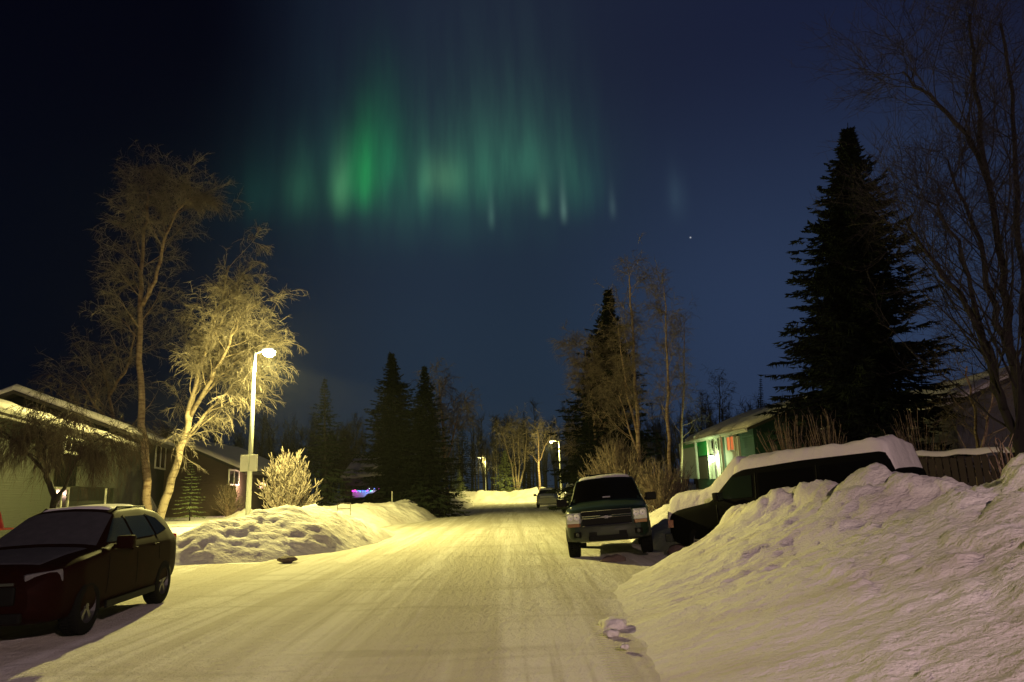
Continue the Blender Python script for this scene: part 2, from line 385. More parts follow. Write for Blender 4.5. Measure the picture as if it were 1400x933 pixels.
bank('snowbank', 2.9, 8.2, 15.5, 31, .09,
     lambda X, Y: lumpy(mound(X, Y, [(4.3, 18.3, .45, .9), (4.2, 20.2, .62, 1.1), (4.9, 23, .9, 1.5), (5.6, 28, 1.0, 1.8)], 1), X, Y, .1, 1.2),
     'small snow heap in the gap between the green vehicle and the snowed-in van')
def clod(loc, r, label, m='bank_snow', seed=0, sq=(1, 1, .6)):
    bm = bmesh.new(); bmesh.ops.create_icosphere(bm, subdivisions=3, radius=r)
    for v in bm.verts:
        k = 1 + .45 * float(perlin(v.co.x * 3.1 / r * .5 + seed, v.co.y * 1.6 / r + v.co.z / r)); v.co = Vector((v.co.x * k * sq[0], v.co.y * k * sq[1], v.co.z * k * sq[2]))
    me = bpy.data.meshes.new('snow_clod'); bm.to_mesh(me); bm.free()
    for p in me.polygons: p.use_smooth = True
    o = link('snow_clod', me, m); o.location = loc; return tag(o, label, 'snow clod')
clod(at(838, 850, 8.75) - Vector((0, 0, .05)), .17, 'largest loose snow clod beside the tyre track', seed=3)
clod(at(836, 866, 8.2), .085, 'small loose clod just below the largest one', seed=9)
clod(at(854, 884, 7.5), .05, 'tiny loose clod lowest beside the tyre track', seed=5)
clod(at(393, 765, 18.3), .17, 'dark snow lump on the road at the toe of the lit snowbank', 'dirty_snow', 2, (1.3, 1, .5))
clod(Vector((2.05, 16.0, .05)), .19, 'dirty pinkish snow lump under the green vehicle bumper', 'dirty_snow', 7, (1.3, 1, .55))
clod(Vector((3.75, 16.7, .12)), .30, 'dark churned snow lump beside the snowed-in van front', 'dirty_snow', 4, (1.2, 1, .6))

# ------------------------------------------------------------------ cars
class Shape:
    def __init__(s, ys, zt, zb, w, zbelt, zroof, wroof, crown=.035):
        s.ys, s.zt, s.zb, s.w = map(np.array, (ys, zt, zb, w)); s.zbelt, s.zroof, s.wroof, s.crown = zbelt, zroof, wroof, crown; s.y0, s.y1 = ys[0], ys[-1]
    def ip(s, y, arr):
        k = .05; return sum(np.interp(np.clip(y + d, s.y0, s.y1), s.ys, arr) for d in (-k, -k / 2, 0, k / 2, k)) / 5
    def ring(s, y):
        zt, zb, w = s.ip(y, s.zt), s.ip(y, s.zb), s.ip(y, s.w)
        f = np.clip((zt - s.zbelt) / (s.zroof - s.zbelt), 0, 1); wt = w * .94 + (s.wroof * w / s.w.max() - w * .94) * f
        b = min(s.zbelt, zt - .05)
        P = [(0, zb), (w * .85, zb), (w * .97, zb + .1), (w, zb + .42 * (b - zb)), (w * .99, b - .07), (w * .955, b + .005), (wt + .004, max(zt - .07, b + .012)), (wt * .93, zt - .005), (wt * .6, zt + s.crown * .7), (0, zt + s.crown)]
        P = np.array(P)
        for _ in range(2):
            Q = [P[0]]
            for a, c in zip(P[:-1], P[1:]): Q += [a * .75 + c * .25, a * .25 + c * .75]
            P = np.array(Q + [P[-1]])
        return P
    def sx(s, y, z):
        R = s.ring(y); i = np.argmax(R[:, 0]); hi = len(R) - 1
        zz = np.maximum.accumulate(R[:, 1]); return float(np.interp(z, zz, R[:, 0]))
    def tz(s, y, x):
        R = s.ring(y); k = len(R) // 2; R = R[k:][::-1]; return float(np.interp(abs(x), np.maximum.accumulate(R[:, 0]), R[:, 1]))
    def body(s, name, m, parent, arches, ra):
        ys = np.linspace(s.y0, s.y1, 90); rings = [s.ring(y) for y in ys]; n = len(rings[0])
        V = []
        for y, R in zip(ys, rings):
            for x, z in R: V.append((x, y, z))
            for x, z in R[1:-1][::-1]: V.append((-x, y, z))
        k = 2 * n - 2; m_ = len(ys); i = np.arange(m_ - 1)[:, None] * k; j = np.arange(k)[None]; j2 = (j + 1) % k
        q = np.stack([i + j, i + j2, i + k + j2, i + k + j], -1).reshape(-1, 4)
        # end caps as strips
        def cap(b, flip):
            out = []
            for t in range(n - 1):
                a, c = b + t, b + t + 1; a2 = b + (k - t) % k; c2 = b + (k - t - 1)
                f = [a, c, c2, a2]
                if t == 0: f = [a, c, c2]
                if t == n - 2: f = [a, c, a2]
                out.append(f if flip else f[::-1])
            return out
        me = bpy.data.meshes.new(name); faces = q.tolist() + cap(0, True) + cap((m_ - 1) * k, False)
        me.from_pydata(V, [], faces); me.validate()
        bm = bmesh.new(); bm.from_mesh(me); bmesh.ops.recalc_face_normals(bm, faces=bm.faces); bm.to_mesh(me); bm.free()
        o = link(name, me, m, parent)
        cut = MB(); W = s.w.max()
        for sd in (-1, 1):
            for ya, za in arches:
                pr = [(0.001, 0), (ra, 0), (ra, .5), (.001, .5)]
                cut.lathe([(r, (h + W - .3) * sd) for r, h in pr], 'x', 28, (0, ya, za))
        me2 = npmesh('cut', np.concatenate(cut.V), cut.F, False)
        b2 = bmesh.new(); b2.from_mesh(me2); bmesh.ops.remove_doubles(b2, verts=b2.verts, dist=.003); bmesh.ops.recalc_face_normals(b2, faces=b2.faces); b2.to_mesh(me2); b2.free()
        c = link('cut', me2); md = o.modifiers.new('b', 'BOOLEAN'); md.object = c; md.operation = 'DIFFERENCE'; md.solver = 'EXACT'
        dg = bpy.context.evaluated_depsgraph_get(); dg.update(); nm = bpy.data.meshes.new_from_object(o.evaluated_get(dg))
        o.modifiers.clear(); o.data = nm; bpy.data.objects.remove(c)
        nm.materials.clear(); nm.materials.append(M[m])
        for p in nm.polygons: p.use_smooth = True
        nm.set_sharp_from_angle(angle=math.radians(32))
        return o
    def side(s, name, m, parent, sd, corners, off=.006, n=8):   # corners (y,z) x4: bottom front, bottom rear, top rear, top front
        c = np.array(corners, float); u = np.linspace(0, 1, n)
        Y = np.zeros((n, n)); Z = np.zeros((n, n)); X = np.zeros((n, n))
        for i, a in enumerate(u):
            for j, b in enumerate(u):
                p = (c[0] * (1 - b) + c[1] * b) * (1 - a) + (c[3] * (1 - b) + c[2] * b) * a
                Y[i, j], Z[i, j] = p; X[i, j] = sd * (s.sx(*p) + off)
        return link(name, gridmesh(name, X, Y, Z), m, parent)
    def top(s, name, m, parent, y0, y1, f0, f1, off=.006, n=12, thick=0, seed=0, amp=0):  # patch of the upper surface, half-widths f0 (front) f1 (rear)
        ny = n if not thick else 40; nx = n if not thick else 30
        a = np.linspace(0, 1, ny); b = np.linspace(-1, 1, nx); X = np.zeros((ny, nx)); Y = X.copy(); Z = X.copy()
        for i, q in enumerate(a):
            y = y0 + (y1 - y0) * q; hw = f0 + (f1 - f0) * q
            for j, t in enumerate(b):
                x = t * hw; z = s.tz(y, x)
                e = 1
                if thick:
                    d = min(1 - abs(t), (q if q < .5 else 1 - q) * abs(y1 - y0) / hw)
                    e = (1 - (1 - min(d / .16, 1)) ** 2.2)
                    z += thick * e + amp * e * float(fbm(x * 1.7 + seed, y * 1.5, 3)) - (.01 if e == 0 else 0)
                X[i, j], Y[i, j], Z[i, j] = x, y, z + off
        return link(name, gridmesh(name, X, Y, Z), m, parent)

def wheel(parent, x, y, r, wd, spokes=5, rim='rim', steer=0):
    w = empty('wheel', (x, y, r)); w.parent = parent; w.rotation_euler = (0, 0, steer); sd = 1 if x > 0 else -1
    t = MB(); h = wd / 2
    t.lathe([(r * .62, -h), (r * .8, -h * 1.02), (r * .95, -h * .98), (r, -h * .75), (r * .985, -h * .25), (r, 0), (r * .985, h * .25), (r, h * .75), (r * .95, h * .98), (r * .8, h * 1.02), (r * .62, h)], 'x', 36)
    n = 44
    for k in range(n):
        a = k * 2 * PI / n
        for q in (-.5, .5): t.box((q * wd * .5, math.cos(a) * r * .998, math.sin(a) * r * .998), (wd * .34, r * .06, r * .02), Matrix.Rotation(a, 4, 'X') @ Matrix.Rotation(.0, 4, 'X'))
    t.build('tyre', 'rubber', w, True)
    q = MB(); q.lathe([(r * .63, h * .95), (r * .60, h * .55), (r * .55, h * .35), (r * .2, h * .3), (.001, h * .3)] if sd > 0 else [(r * .63, -h * .95), (r * .60, -h * .55), (r * .55, -h * .35), (r * .2, -h * .3), (.001, -h * .3)], 'x', 28)
    for k in range(spokes):
        a = k * 2 * PI / spokes
        q.box((sd * h * .62, math.sin(a) * r * .34, math.cos(a) * r * .34), (h * .35, r * .17, r * .56), Matrix.Rotation(-a, 4, 'X'), .008)
    q.lathe([(.001, sd * h * .9), (r * .11, sd * h * .86), (r * .13, sd * h * .5)], 'x', 16)
    q.build('rim', rim, w)
    return w
def mirror(parent, x, y, z, m='grille_black', w=.24, h=.19):
    sd = 1 if x > 0 else -1; b = MB(); b.box((x + sd * .14, y, z), (w, .13, h), None, .04); b.tube([(x - sd * .03, y + .02, z - .06), (x + sd * .08, y, z - .03)], .03)
    o = b.build('side_mirror', m, parent); g = MB(); g.box((x + sd * .14, y + .068, z), (w * .8, .006, h * .75)); g.build('mirror_glass', 'chrome', o)
def seam(s, parent, lines, sdlist=(-1, 1)):
    for sd in sdlist:
        for pts in lines:
            P = []; b = MB()
            for (ya, za), (yb, zb) in zip(pts[:-1], pts[1:]):
                for t in np.linspace(0, 1, 7): y, z = ya + (yb - ya) * t, za + (zb - za) * t; P.append((sd * (s.sx(y, z) + .001), y, z))
            b.tube(P, .006, 5); b.build('door_seam', 'grille_black', parent)
def handle(s, parent, y, z, m='grille_black'):
    for sd in (-1, 1):
        b = MB(); b.box((sd * (s.sx(y, z) + .02), y, z), (.03, .19, .035), None, .01); b.build('door_handle', m, parent)

# --- dark green full-size vehicle with two-bar grille
def green_car():
    t = empty('parked_car', (2.36, 18.6, .03), math.radians(-4), 'dark green sport utility vehicle with chrome grille facing the camera', 'car'); t.rotation_euler = (math.radians(-1), math.radians(-3.0), math.radians(-8.0)); t.scale = (.97,) * 3
    s = Shape([-2.56, -2.50, -2.35, -1.9, -1.12, -1.02, -.42, -.2, .9, 2.1, 2.45, 2.56], [1.02, 1.09, 1.13, 1.17, 1.21, 1.24, 1.80, 1.86, 1.89, 1.86, 1.80, 1.1],
              [.46, .42, .38, .34, .33, .33, .33, .33, .33, .34, .40, .45], [.72, .86, .95, 1.0, 1.0, 1.0, 1.0, 1.0, 1.0, 1.0, .97, .9], 1.2, 1.88, .76, .05)
    s.body('body', 'green_paint', t, [(-1.62, .42), (1.33, .42)], .47)
    s.top('windshield', 'glass', t, -1.02, -.40, .90, .72, .008)
    for sd in (-1, 1):
        s.side('side_window', 'glass', t, sd, [(-.92, 1.27), (-.02, 1.27), (-.02, 1.72), (-.42, 1.72)])
        s.side('side_window', 'glass', t, sd, [(.08, 1.27), (.95, 1.27), (.93, 1.72), (.06, 1.72)])
        s.side('side_window', 'glass', t, sd, [(1.08, 1.27), (2.25, 1.27), (2.15, 1.72), (1.05, 1.72)])
        wheel(t, sd * .86, -1.62, .40, .27); wheel(t, sd * .86, 1.33, .40, .27)
        mirror(t, sd * .99, -.85, 1.30, w=.27, h=.2)
        r = MB(); r.tube([(sd * .68, -.1, 1.88), (sd * .68, 0, 1.95), (sd * .68, 1.9, 1.95), (sd * .68, 2.0, 1.88)], .02); r.build('roof_rail', 'grille_black', t)
        # headlight: housing, two round projectors, amber strip
        h = MB(); h.box((sd * .755, -2.515, .93), (.33, .13, .24), Matrix.Rotation(sd * .38, 4, 'Z'), .035); hl = h.build('headlight', 'lamp_lens', t)
        for k in (-.075, .075):
            q = MB(); q.lathe([(.02, .0), (.045, -.012), (.066, -.03), (.072, -.01)], 'y', 20, (sd * .755 + k, -2.60 + (.38 * sd * k), .955)); q.build('reflector', 'reflector_white', hl)
        a = MB(); a.box((sd * .755, -2.515, .775), (.30, .125, .075), Matrix.Rotation(sd * .38, 4, 'Z'), .01); a.build('turn_signal', 'amber', hl)
    for z, hh in ((1.015, .10), (.83, .155)):
        g = MB(); g.box((0, -2.53, z), (1.14, .08, hh), None, .02); gr = g.build('grille', 'grille_black', t)
        c = MB()
        q_ = hh / 2 + .006
        c.tube([(-.56, -2.578, z + q_), (.56, -2.578, z + q_), (.585, -2.578, z), (.56, -2.578, z - q_), (-.56, -2.578, z - q_), (-.585, -2.578, z), (-.56, -2.578, z + q_)], .013, 6, False)
        c.build('grille_frame', 'chrome', gr)
    b = MB(); b.box((0, -2.555, .938), (1.10, .06, .04), None, .012); b.build('grille_bar', 'green_paint', t)
    e = MB(); e.prism([(-.13, .93), (-.045, .93), (-.045, .945), (.045, .945), (.045, .93), (.13, .93), (.12, .905), (.12, .905), (.045, .905), (.045, .885), (-.045, .885), (-.045, .905), (-.14, .905)], -2.612, -2.60); e.build('emblem', 'chrome', t)
    b = MB(); xs = np.linspace(-.99, .99, 33); yf = -2.665 + .42 * np.abs(xs / .99) ** 3.2; zs = [(.70, .05), (.73, .0), (.72, -.0), (.68, -.035), (.56, -.03), (.46, -.0), (.41, .05)]
    Vb = np.array([(x, y + dy, z) for z, dy in [(.73, .2), (.74, .03), (.70, .0), (.57, .0), (.46, .012), (.41, .06), (.41, .2)] for x, y in zip(xs, yf)]); nx_ = len(xs); i_ = np.arange(6)[:, None] * nx_ + np.arange(nx_ - 1)[None]
    b.add(Vb, [np.stack([i_, i_ + nx_, i_ + nx_ + 1, i_ + 1], -1).reshape(-1, 4)]); bp = b.build('front_bumper', 'bumper_grey', t, True)
    b = MB(); b.box((0, -2.60, .46), (.9, .16, .12), None, .03); b.build('air_dam', 'grille_black', bp)
    for sd in (-1, 1):
        f = MB(); f.box((sd * .70, -2.56, .56), (.17, .06, .12), Matrix.Rotation(sd * .45, 4, 'Z'), .012); fo = f.build('fog_lamp', 'grille_black', bp); f = MB(); f.lathe([(.001, -.01), (.04, -.006), (.045, .01)], 'y', 16, (sd * .69, -2.605, .56)); f.build('lens', 'bumper_grey', fo)
        f = MB(); f.box((sd * .34, -2.655, .55), (.18, .03, .10), None, .012); f.build('tow_hook', 'grille_black', bp)
    b = MB(); b.box((0, -2.665, .63), (.31, .012, .13)); b.build('number_plate', 'bumper_grey', bp)
    b = MB(); z = s.tz(-.93, 0); b.box((.02, -.955, s.tz(-.955, 0) + .015), (.19, .03, .02), Matrix.Rotation(.75, 4, 'X')); b.build('dash_sticker', 'sticker', t)
    b = MB(); b.tube([(-.45, -1.03, 1.265), (-.02, -1.0, 1.30)], .01); b.tube([(.1, -1.03, 1.265), (.55, -1.0, 1.30)], .01); b.build('wiper', 'grille_black', t)
    seam(s, t, [[(-1.0, .55), (-.98, 1.22)], [(.03, .4), (.03, 1.75)], [(1.0, .55), (1.0, 1.75)]]); handle(s, t, -.12, 1.08); handle(s, t, .82, 1.08)
    s.top('roof_snow', 'car_snow', t, -.36, 2.35, .68, .70, .0, thick=.035, amp=.02)
    b = MB(); b.tube([(-.45, -.05, 1.97), (-.45, 1.2, 1.99), (.3, 1.3, 1.99)], .03); b.build('roof_rack', 'grille_black', t)
    return t
green_car()

# --- dark red compact crossover
RX, RY = 0, 0
def red_car():
    t = empty('parked_car', (-6.55, 10.65, .03), 0, 'dark red compact crossover with frosted windshield parked at the left edge', 'car')
    t.rotation_euler = (0, 0, math.radians(6.5)); t.scale = (.95,) * 3
    s = Shape([-2.26, -2.2, -2.0, -1.5, -1.0, -.92, -.12, .1, .9, 1.6, 1.95, 2.2, 2.26], [.70, .80, .92, 1.01, 1.07, 1.09, 1.54, 1.60, 1.62, 1.54, 1.40, 1.08, .90],
              [.34, .28, .24, .22, .21, .21, .21, .21, .21, .23, .30, .36, .45], [.56, .72, .85, .92, .92, .92, .92, .92, .92, .91, .87, .80, .70], 1.06, 1.62, .60, .05)
    s.body('body', 'red_paint', t, [(-1.36, .36), (1.33, .36)], .41)
    s.top('windshield', 'frost', t, -.90, -.13, .74, .60, .008)
    for sd in (-1, 1):
        s.side('side_window', 'green_glass', t, sd, [(-.72, 1.14), (.12, 1.14), (.12, 1.47), (-.18, 1.47)])
        s.side('side_window', 'green_glass', t, sd, [(.20, 1.14), (1.02, 1.15), (.96, 1.48), (.20, 1.48)])
        s.side('side_window', 'glass', t, sd, [(1.10, 1.15), (1.66, 1.22), (1.40, 1.42), (1.05, 1.49)])
        wheel(t, sd * .80, -1.36, .355, .23); wheel(t, sd * .80, 1.33, .355, .23)
        mirror(t, sd * .90, -.62, 1.13, 'red_paint')
        h = MB(); h.box((sd * .64, -2.03, .80), (.42, .16, .16), Matrix.Rotation(sd * .62, 4, 'Z') @ Matrix.Rotation(-.1, 4, 'Y'), .04); h.build('headlight', 'dim_lens', t)
        h = MB(); h.box((sd * .60, -2.17, .48), (.2, .05, .1), Matrix.Rotation(sd * .5, 4, 'Z'), .02); h.build('fog_lamp', 'lamp_lens', t)
        h = MB(); h.box((sd * .70, 2.07, 1.03), (.12, .30, .16), Matrix.Rotation(-sd * .25, 4, 'Z'), .04); h.build('tail_light', 'red_lens', t)
        r = MB(); r.tube([(sd * .53, .1, 1.58), (sd * .53, .2, 1.635), (sd * .52, 1.3, 1.615), (sd * .51, 1.4, 1.54)], .014); r.build('roof_rail', 'grille_black', t)
    s.top('rear_window', 'glass', t, 1.66, 2.08, .52, .62, .008)
    g = MB(); g.box((0, -2.26, .62), (.9, .05, .22), None, .03); g.build('grille', 'grille_black', t)
    g = MB(); g.box((0, -2.27, .76), (.85, .03, .035), None, .01); g.build('grille_bar', 'bumper_grey', t)
    g = MB(); g.box((0, -2.27, .36), (1.1, .06, .12), None, .03); g.build('air_dam', 'grille_black', t)
    for sd in (-1, 1):
        g = MB(); g.box((sd * .925, 0, .30), (.035, 1.75, .10), None, .012); g.build('sill_cladding', 'grille_black', t)
    seam(s, t, [[(-.86, .45), (-.80, 1.1)], [(.16, .35), (.16, 1.5)], [(1.06, .75), (1.04, 1.5)]]); handle(s, t, .02, 1.0, 'red_paint'); handle(s, t, .88, 1.0, 'red_paint')
    s.top('roof_snow', 'car_snow', t, .0, 1.6, .50, .48, .0, thick=.02, amp=.012)
    s.top('hood_frost', 'frost', t, -1.95, -1.0, .55, .70, .004, thick=.008)
    return t
red_car()

# --- snowed-in van
def van():
    p0 = Vector((4.05, 17.1, 0)); p1 = Vector((7.55, 13.45, 0)); d = (p0 - p1).normalized(); c = (p0 + p1) / 2
    rz = math.atan2(d.x, -d.y)   # local -Y is forward
    t = empty('parked_van', (c.x, c.y, .12), rz, 'black van buried under thick snow behind the right snowbank', 'van')
    t.rotation_euler = (math.radians(4.2), 0, rz)
    s = Shape([-2.5, -2.42, -2.2, -1.6, -1.35, -.75, -.5, .8, 2.3, 2.45, 2.5], [.95, 1.04, 1.1, 1.17, 1.2, 1.74, 1.82, 1.86, 1.84, 1.78, 1.3],
              [.42, .36, .32, .30, .3, .3, .3, .3, .34, .38, .45], [.80, .90, .95, .98, .98, .98, .98, .98, .98, .95, .92], 1.18, 1.86, .82)
    s.body('body', 'black_paint', t, [(-1.6, .40), (1.45, .40)], .44)
    s.top('windshield', 'glass', t, -1.3, -.74, .8, .7, .008)
    for sd in (-1, 1):
        s.side('side_window', 'green_glass', t, sd, [(-1.12, 1.22), (-.30, 1.22), (-.30, 1.66), (-.78, 1.66)])  # green put into this window's colour in place of a reflection
        s.side('side_window', 'glass', t, sd, [(-.15, 1.22), (1.0, 1.22), (1.0, 1.68), (-.15, 1.68)])
        s.side('side_window', 'glass', t, sd, [(1.15, 1.22), (2.2, 1.22), (2.15, 1.68), (1.15, 1.68)])
        wheel(t, sd * .84, -1.6, .38, .25, rim='steel'); wheel(t, sd * .84, 1.45, .38, .25, rim='steel')
        mirror(t, sd * .97, -1.0, 1.28)
        h = MB(); h.box((sd * .70, -2.47, .82), (.28, .08, .2), Matrix.Rotation(sd * .2, 4, 'Z'), .02); h.build('headlight', 'lamp_lens', t)
        h = MB(); h.box((sd * .90, -2.38, .80), (.07, .16, .17), Matrix.Rotation(sd * .4, 4, 'Z'), .02); h.build('turn_signal', 'amber', t)
        h = MB(); h.box((sd * .90, 2.47, 1.1), (.1, .06, .35), None, .02); h.build('tail_light', 'red_lens', t)
    g = MB(); g.box((0, -2.5, .82), (1.0, .05, .2), None, .02); g.build('grille', 'grille_black', t)
    g = MB(); g.box((0, -2.53, .50), (1.8, .18, .2), None, .05); g.build('front_bumper', 'bumper_grey', t)
    seam(s, t, [[(-1.15, .5), (-1.15, 1.15)], [(-.22, .45), (-.22, 1.7)], [(1.08, .55), (1.08, 1.7)]]); handle(s, t, -.38, 1.05)
    s.top('hood_snow', 'thick_snow', t, -2.56, -.55, .86, .76, .0, thick=.32, amp=.10, seed=4)
    s.top('roof_snow', 'thick_snow', t, -.80, 2.50, .79, .79, .0, thick=.20, amp=.10, seed=8)
    return t
van()

def sedan(name, loc, rz, paint, label, snow=.12, tail=True, tilt=0):
    t = empty(name, loc, rz, label, 'car')
    s = Shape([-2.35, -2.25, -1.9, -1.0, -.9, -.15, .1, .9, 1.15, 1.75, 2.2, 2.35], [.70, .76, .84, .93, .95, 1.38, 1.43, 1.42, 1.36, 1.02, .98, .80],
              [.34, .27, .23, .2, .2, .2, .2, .2, .2, .22, .28, .4], [.70, .80, .87, .9, .9, .9, .9, .9, .9, .88, .84, .76], .93, 1.43, .64)
    s.body('body', paint, t, [(-1.4, .34), (1.35, .34)], .38)
    s.top('windshield', 'glass', t, -.86, -.16, .72, .58, .008); s.top('rear_window', 'glass', t, 1.14, 1.72, .58, .7, .008)
    for sd in (-1, 1):
        s.side('side_window', 'glass', t, sd, [(-.6, .99), (.2, .99), (.2, 1.3), (-.15, 1.3)]); s.side('side_window', 'glass', t, sd, [(.28, .99), (1.3, .99), (1.0, 1.3), (.28, 1.3)])
        wheel(t, sd * .79, -1.4, .32, .2); wheel(t, sd * .79, 1.35, .32, .2); mirror(t, sd * .88, -.55, 1.0)
        h = MB(); h.box((sd * .62, 2.31, .78), (.34, .1, .16), Matrix.Rotation(-sd * .2, 4, 'Z'), .03); h.build('tail_light', 'red_lens', t)
        h = MB(); h.box((sd * .60, -2.28, .62), (.32, .1, .13), Matrix.Rotation(sd * .35, 4, 'Z'), .03); h.build('headlight', 'lamp_lens', t)
    h = MB(); h.box((0, 2.36, .48), (1.5, .1, .2), None, .04); h.build('rear_bumper', paint, t)
    h = MB(); h.box((0, 2.37, .70), (.31, .02, .15)); h.build('number_plate', 'sticker', t)
    if snow:
        s.top('roof_snow', 'car_snow', t, -.2, 1.75, .62, .62, 0, thick=snow, amp=.02); s.top('trunk_snow', 'car_snow', t, 1.7, 2.33, .68, .66, 0, thick=snow, amp=.01)
        s.top('hood_snow', 'car_snow', t, -2.2, -.8, .6, .7, 0, thick=snow, amp=.01)
    return t
sedan('parked_car', (2.5, 60, .05), math.radians(-3), 'silver_paint', 'snow-topped pale sedan seen from behind far along the street', .10)
sedan('parked_car', (5.35, 69, .25), math.radians(-3), 'silver_paint', 'snow-covered car mostly hidden in front of the pale sedan, by the middle lamp', .18)
sedan('parked_car', (-9.6, 57, .62), math.radians(80), 'grey_paint', 'dark car in the driveway beside the coloured string lights', .03)

# ------------------------------------------------------------------ street lamps
def photometry(L, up, back):
    # a roadway luminaire throws sideways along the road, less straight down, little upward and little to the house side
    L.use_nodes = True; nt = L.node_tree; N = nt.nodes; Lk = nt.links; em = N['Emission']
    tc = N.new('ShaderNodeTexCoord'); sx = N.new('ShaderNodeSeparateXYZ'); Lk.new(tc.outputs['Normal'], sx.inputs[0])
    a = N.new('ShaderNodeMapRange'); a.interpolation_type = 'SMOOTHSTEP'; Lk.new(sx.outputs[2], a.inputs[0])
    for i, q in enumerate((-.30, -.232, 1, up)): a.inputs[i + 1].default_value = q
    b = N.new('ShaderNodeMapRange'); b.interpolation_type = 'SMOOTHSTEP'; Lk.new(sx.outputs[2], b.inputs[0])
    for i, q in enumerate((-.80, -.34, .62, 1)): b.inputs[i + 1].default_value = q
    c = N.new('ShaderNodeMapRange'); c.interpolation_type = 'SMOOTHSTEP'; Lk.new(sx.outputs[0], c.inputs[0])
    for i, q in enumerate((-.75, .1, *((.5, 1) if back > 0 else (1, .5) if back < 0 else (1, 1)))): c.inputs[i + 1].default_value = q
    d = N.new('ShaderNodeMapRange'); d.interpolation_type = 'SMOOTHSTEP'; Lk.new(sx.outputs[0], d.inputs[0])
    for i, q in enumerate((.42, .70, *((1, 1) if back > 0 else (1, 1)))): d.inputs[i + 1].default_value = q
    m0 = N.new('ShaderNodeMath'); m0.operation = 'MULTIPLY'; Lk.new(a.outputs[0], m0.inputs[0]); Lk.new(d.outputs[0], m0.inputs[1])
    m1 = N.new('ShaderNodeMath'); m1.operation = 'MULTIPLY'; Lk.new(m0.outputs[0], m1.inputs[0]); Lk.new(b.outputs[0], m1.inputs[1])
    m2 = N.new('ShaderNodeMath'); m2.operation = 'MULTIPLY'; Lk.new(m1.outputs[0], m2.inputs[0]); Lk.new(c.outputs[0], m2.inputs[1]); Lk.new(m2.outputs[0], em.inputs['Strength'])
def street_lamp(x, y, z0, top, arm, label, glow, power, col, rad=.15, up=.28, back=1):
    t = empty('street_lamp', (x, y, z0), 0, label, 'street lamp', 'street lamps along the road')
    H = top - z0
    p = MB(); p.tube([(0, 0, -.3), (0, 0, H * .5), (0, 0, H + .05)], [.105, .085, .06], 14); p.lathe([(.0, -.3), (.17, -.3), (.17, .25), (.11, .32)], 'z', 14); p.build('pole', 'pole', t, True)
    a = MB(); a.tube([(0, 0, H), (arm * .5, 0, H + .06), (arm * .85, 0, H + .08)], [.04, .035, .035], 8); a.build('arm', 'pole', t, True)
    sg = 1 if arm > 0 else -1
    h = MB(); h.box((arm, 0, H + .10), (.52, .26, .12), None, .04); hd = h.build('lamp_head', 'pole', t)
    g = MB(); g.lathe([(.001, -.20)] + [(rad * math.sin(a_), -.20 + .20 * (1 - math.cos(a_)) ) for a_ in np.linspace(.2, PI / 2, 6)] + [(rad * .98, .03)], 'z', 18, (arm, 0, H + .03)); g.build('lens', glow, hd, True)
    if power:
        L = bpy.data.lights.new('lamp_light', 'POINT'); L.energy = power; L.color = col; L.shadow_soft_size = .12
        photometry(L, up, sg * back)
        o = bpy.data.objects.new('lamp_light', L); COL.objects.link(o); o.parent = t; o.location = (arm, 0, H - .32)
    return t
LC = (1.0, .865, .25)
pt = at(349, 483, 27); LAMP_HEAD = (pt.x + .56, 27, pt.z)
t1 = street_lamp(pt.x - .02, 27, .55, pt.z, .56, 'nearest street lamp, glowing brightly beside the lit birch', 'lamp_glow', 16500, LC, .25)
# sign panels on the pole
for k, (du, nm) in enumerate(((-.17, 'a'), (.17, 'b'))):
    b = MB(); b.box((du * 1.05, -.13, 2.38), (.30, .02, .62), None, .008); b.build('sign_panel', 'trim_white', t1)
b = MB(); b.box((0, -.11, 2.38), (.1, .04, .5)); b.build('sign_bracket', 'pole', t1)
pt = at(758, 604, 86); street_lamp(pt.x + .55, 86, .8, pt.z, -.95, 'middle street lamp on the right, beyond the pale sedan', 'lamp_far', 15000, LC, .2)
pt = at(661, 626, 123); street_lamp(pt.x + .3, 123, .8, pt.z, -.95, 'farthest street lamp, left of the end of the street', 'lamp_far', 11000, LC, .2)
# added, unseen lamp behind the viewer on the right; lights the right bank pink
street_lamp(5.2, -5.8, .3, 6.6, -.6, 'added unseen street lamp behind the viewer', 'lamp_glow', 4600, (1.0, .69, .64), .16, up=1, back=0)

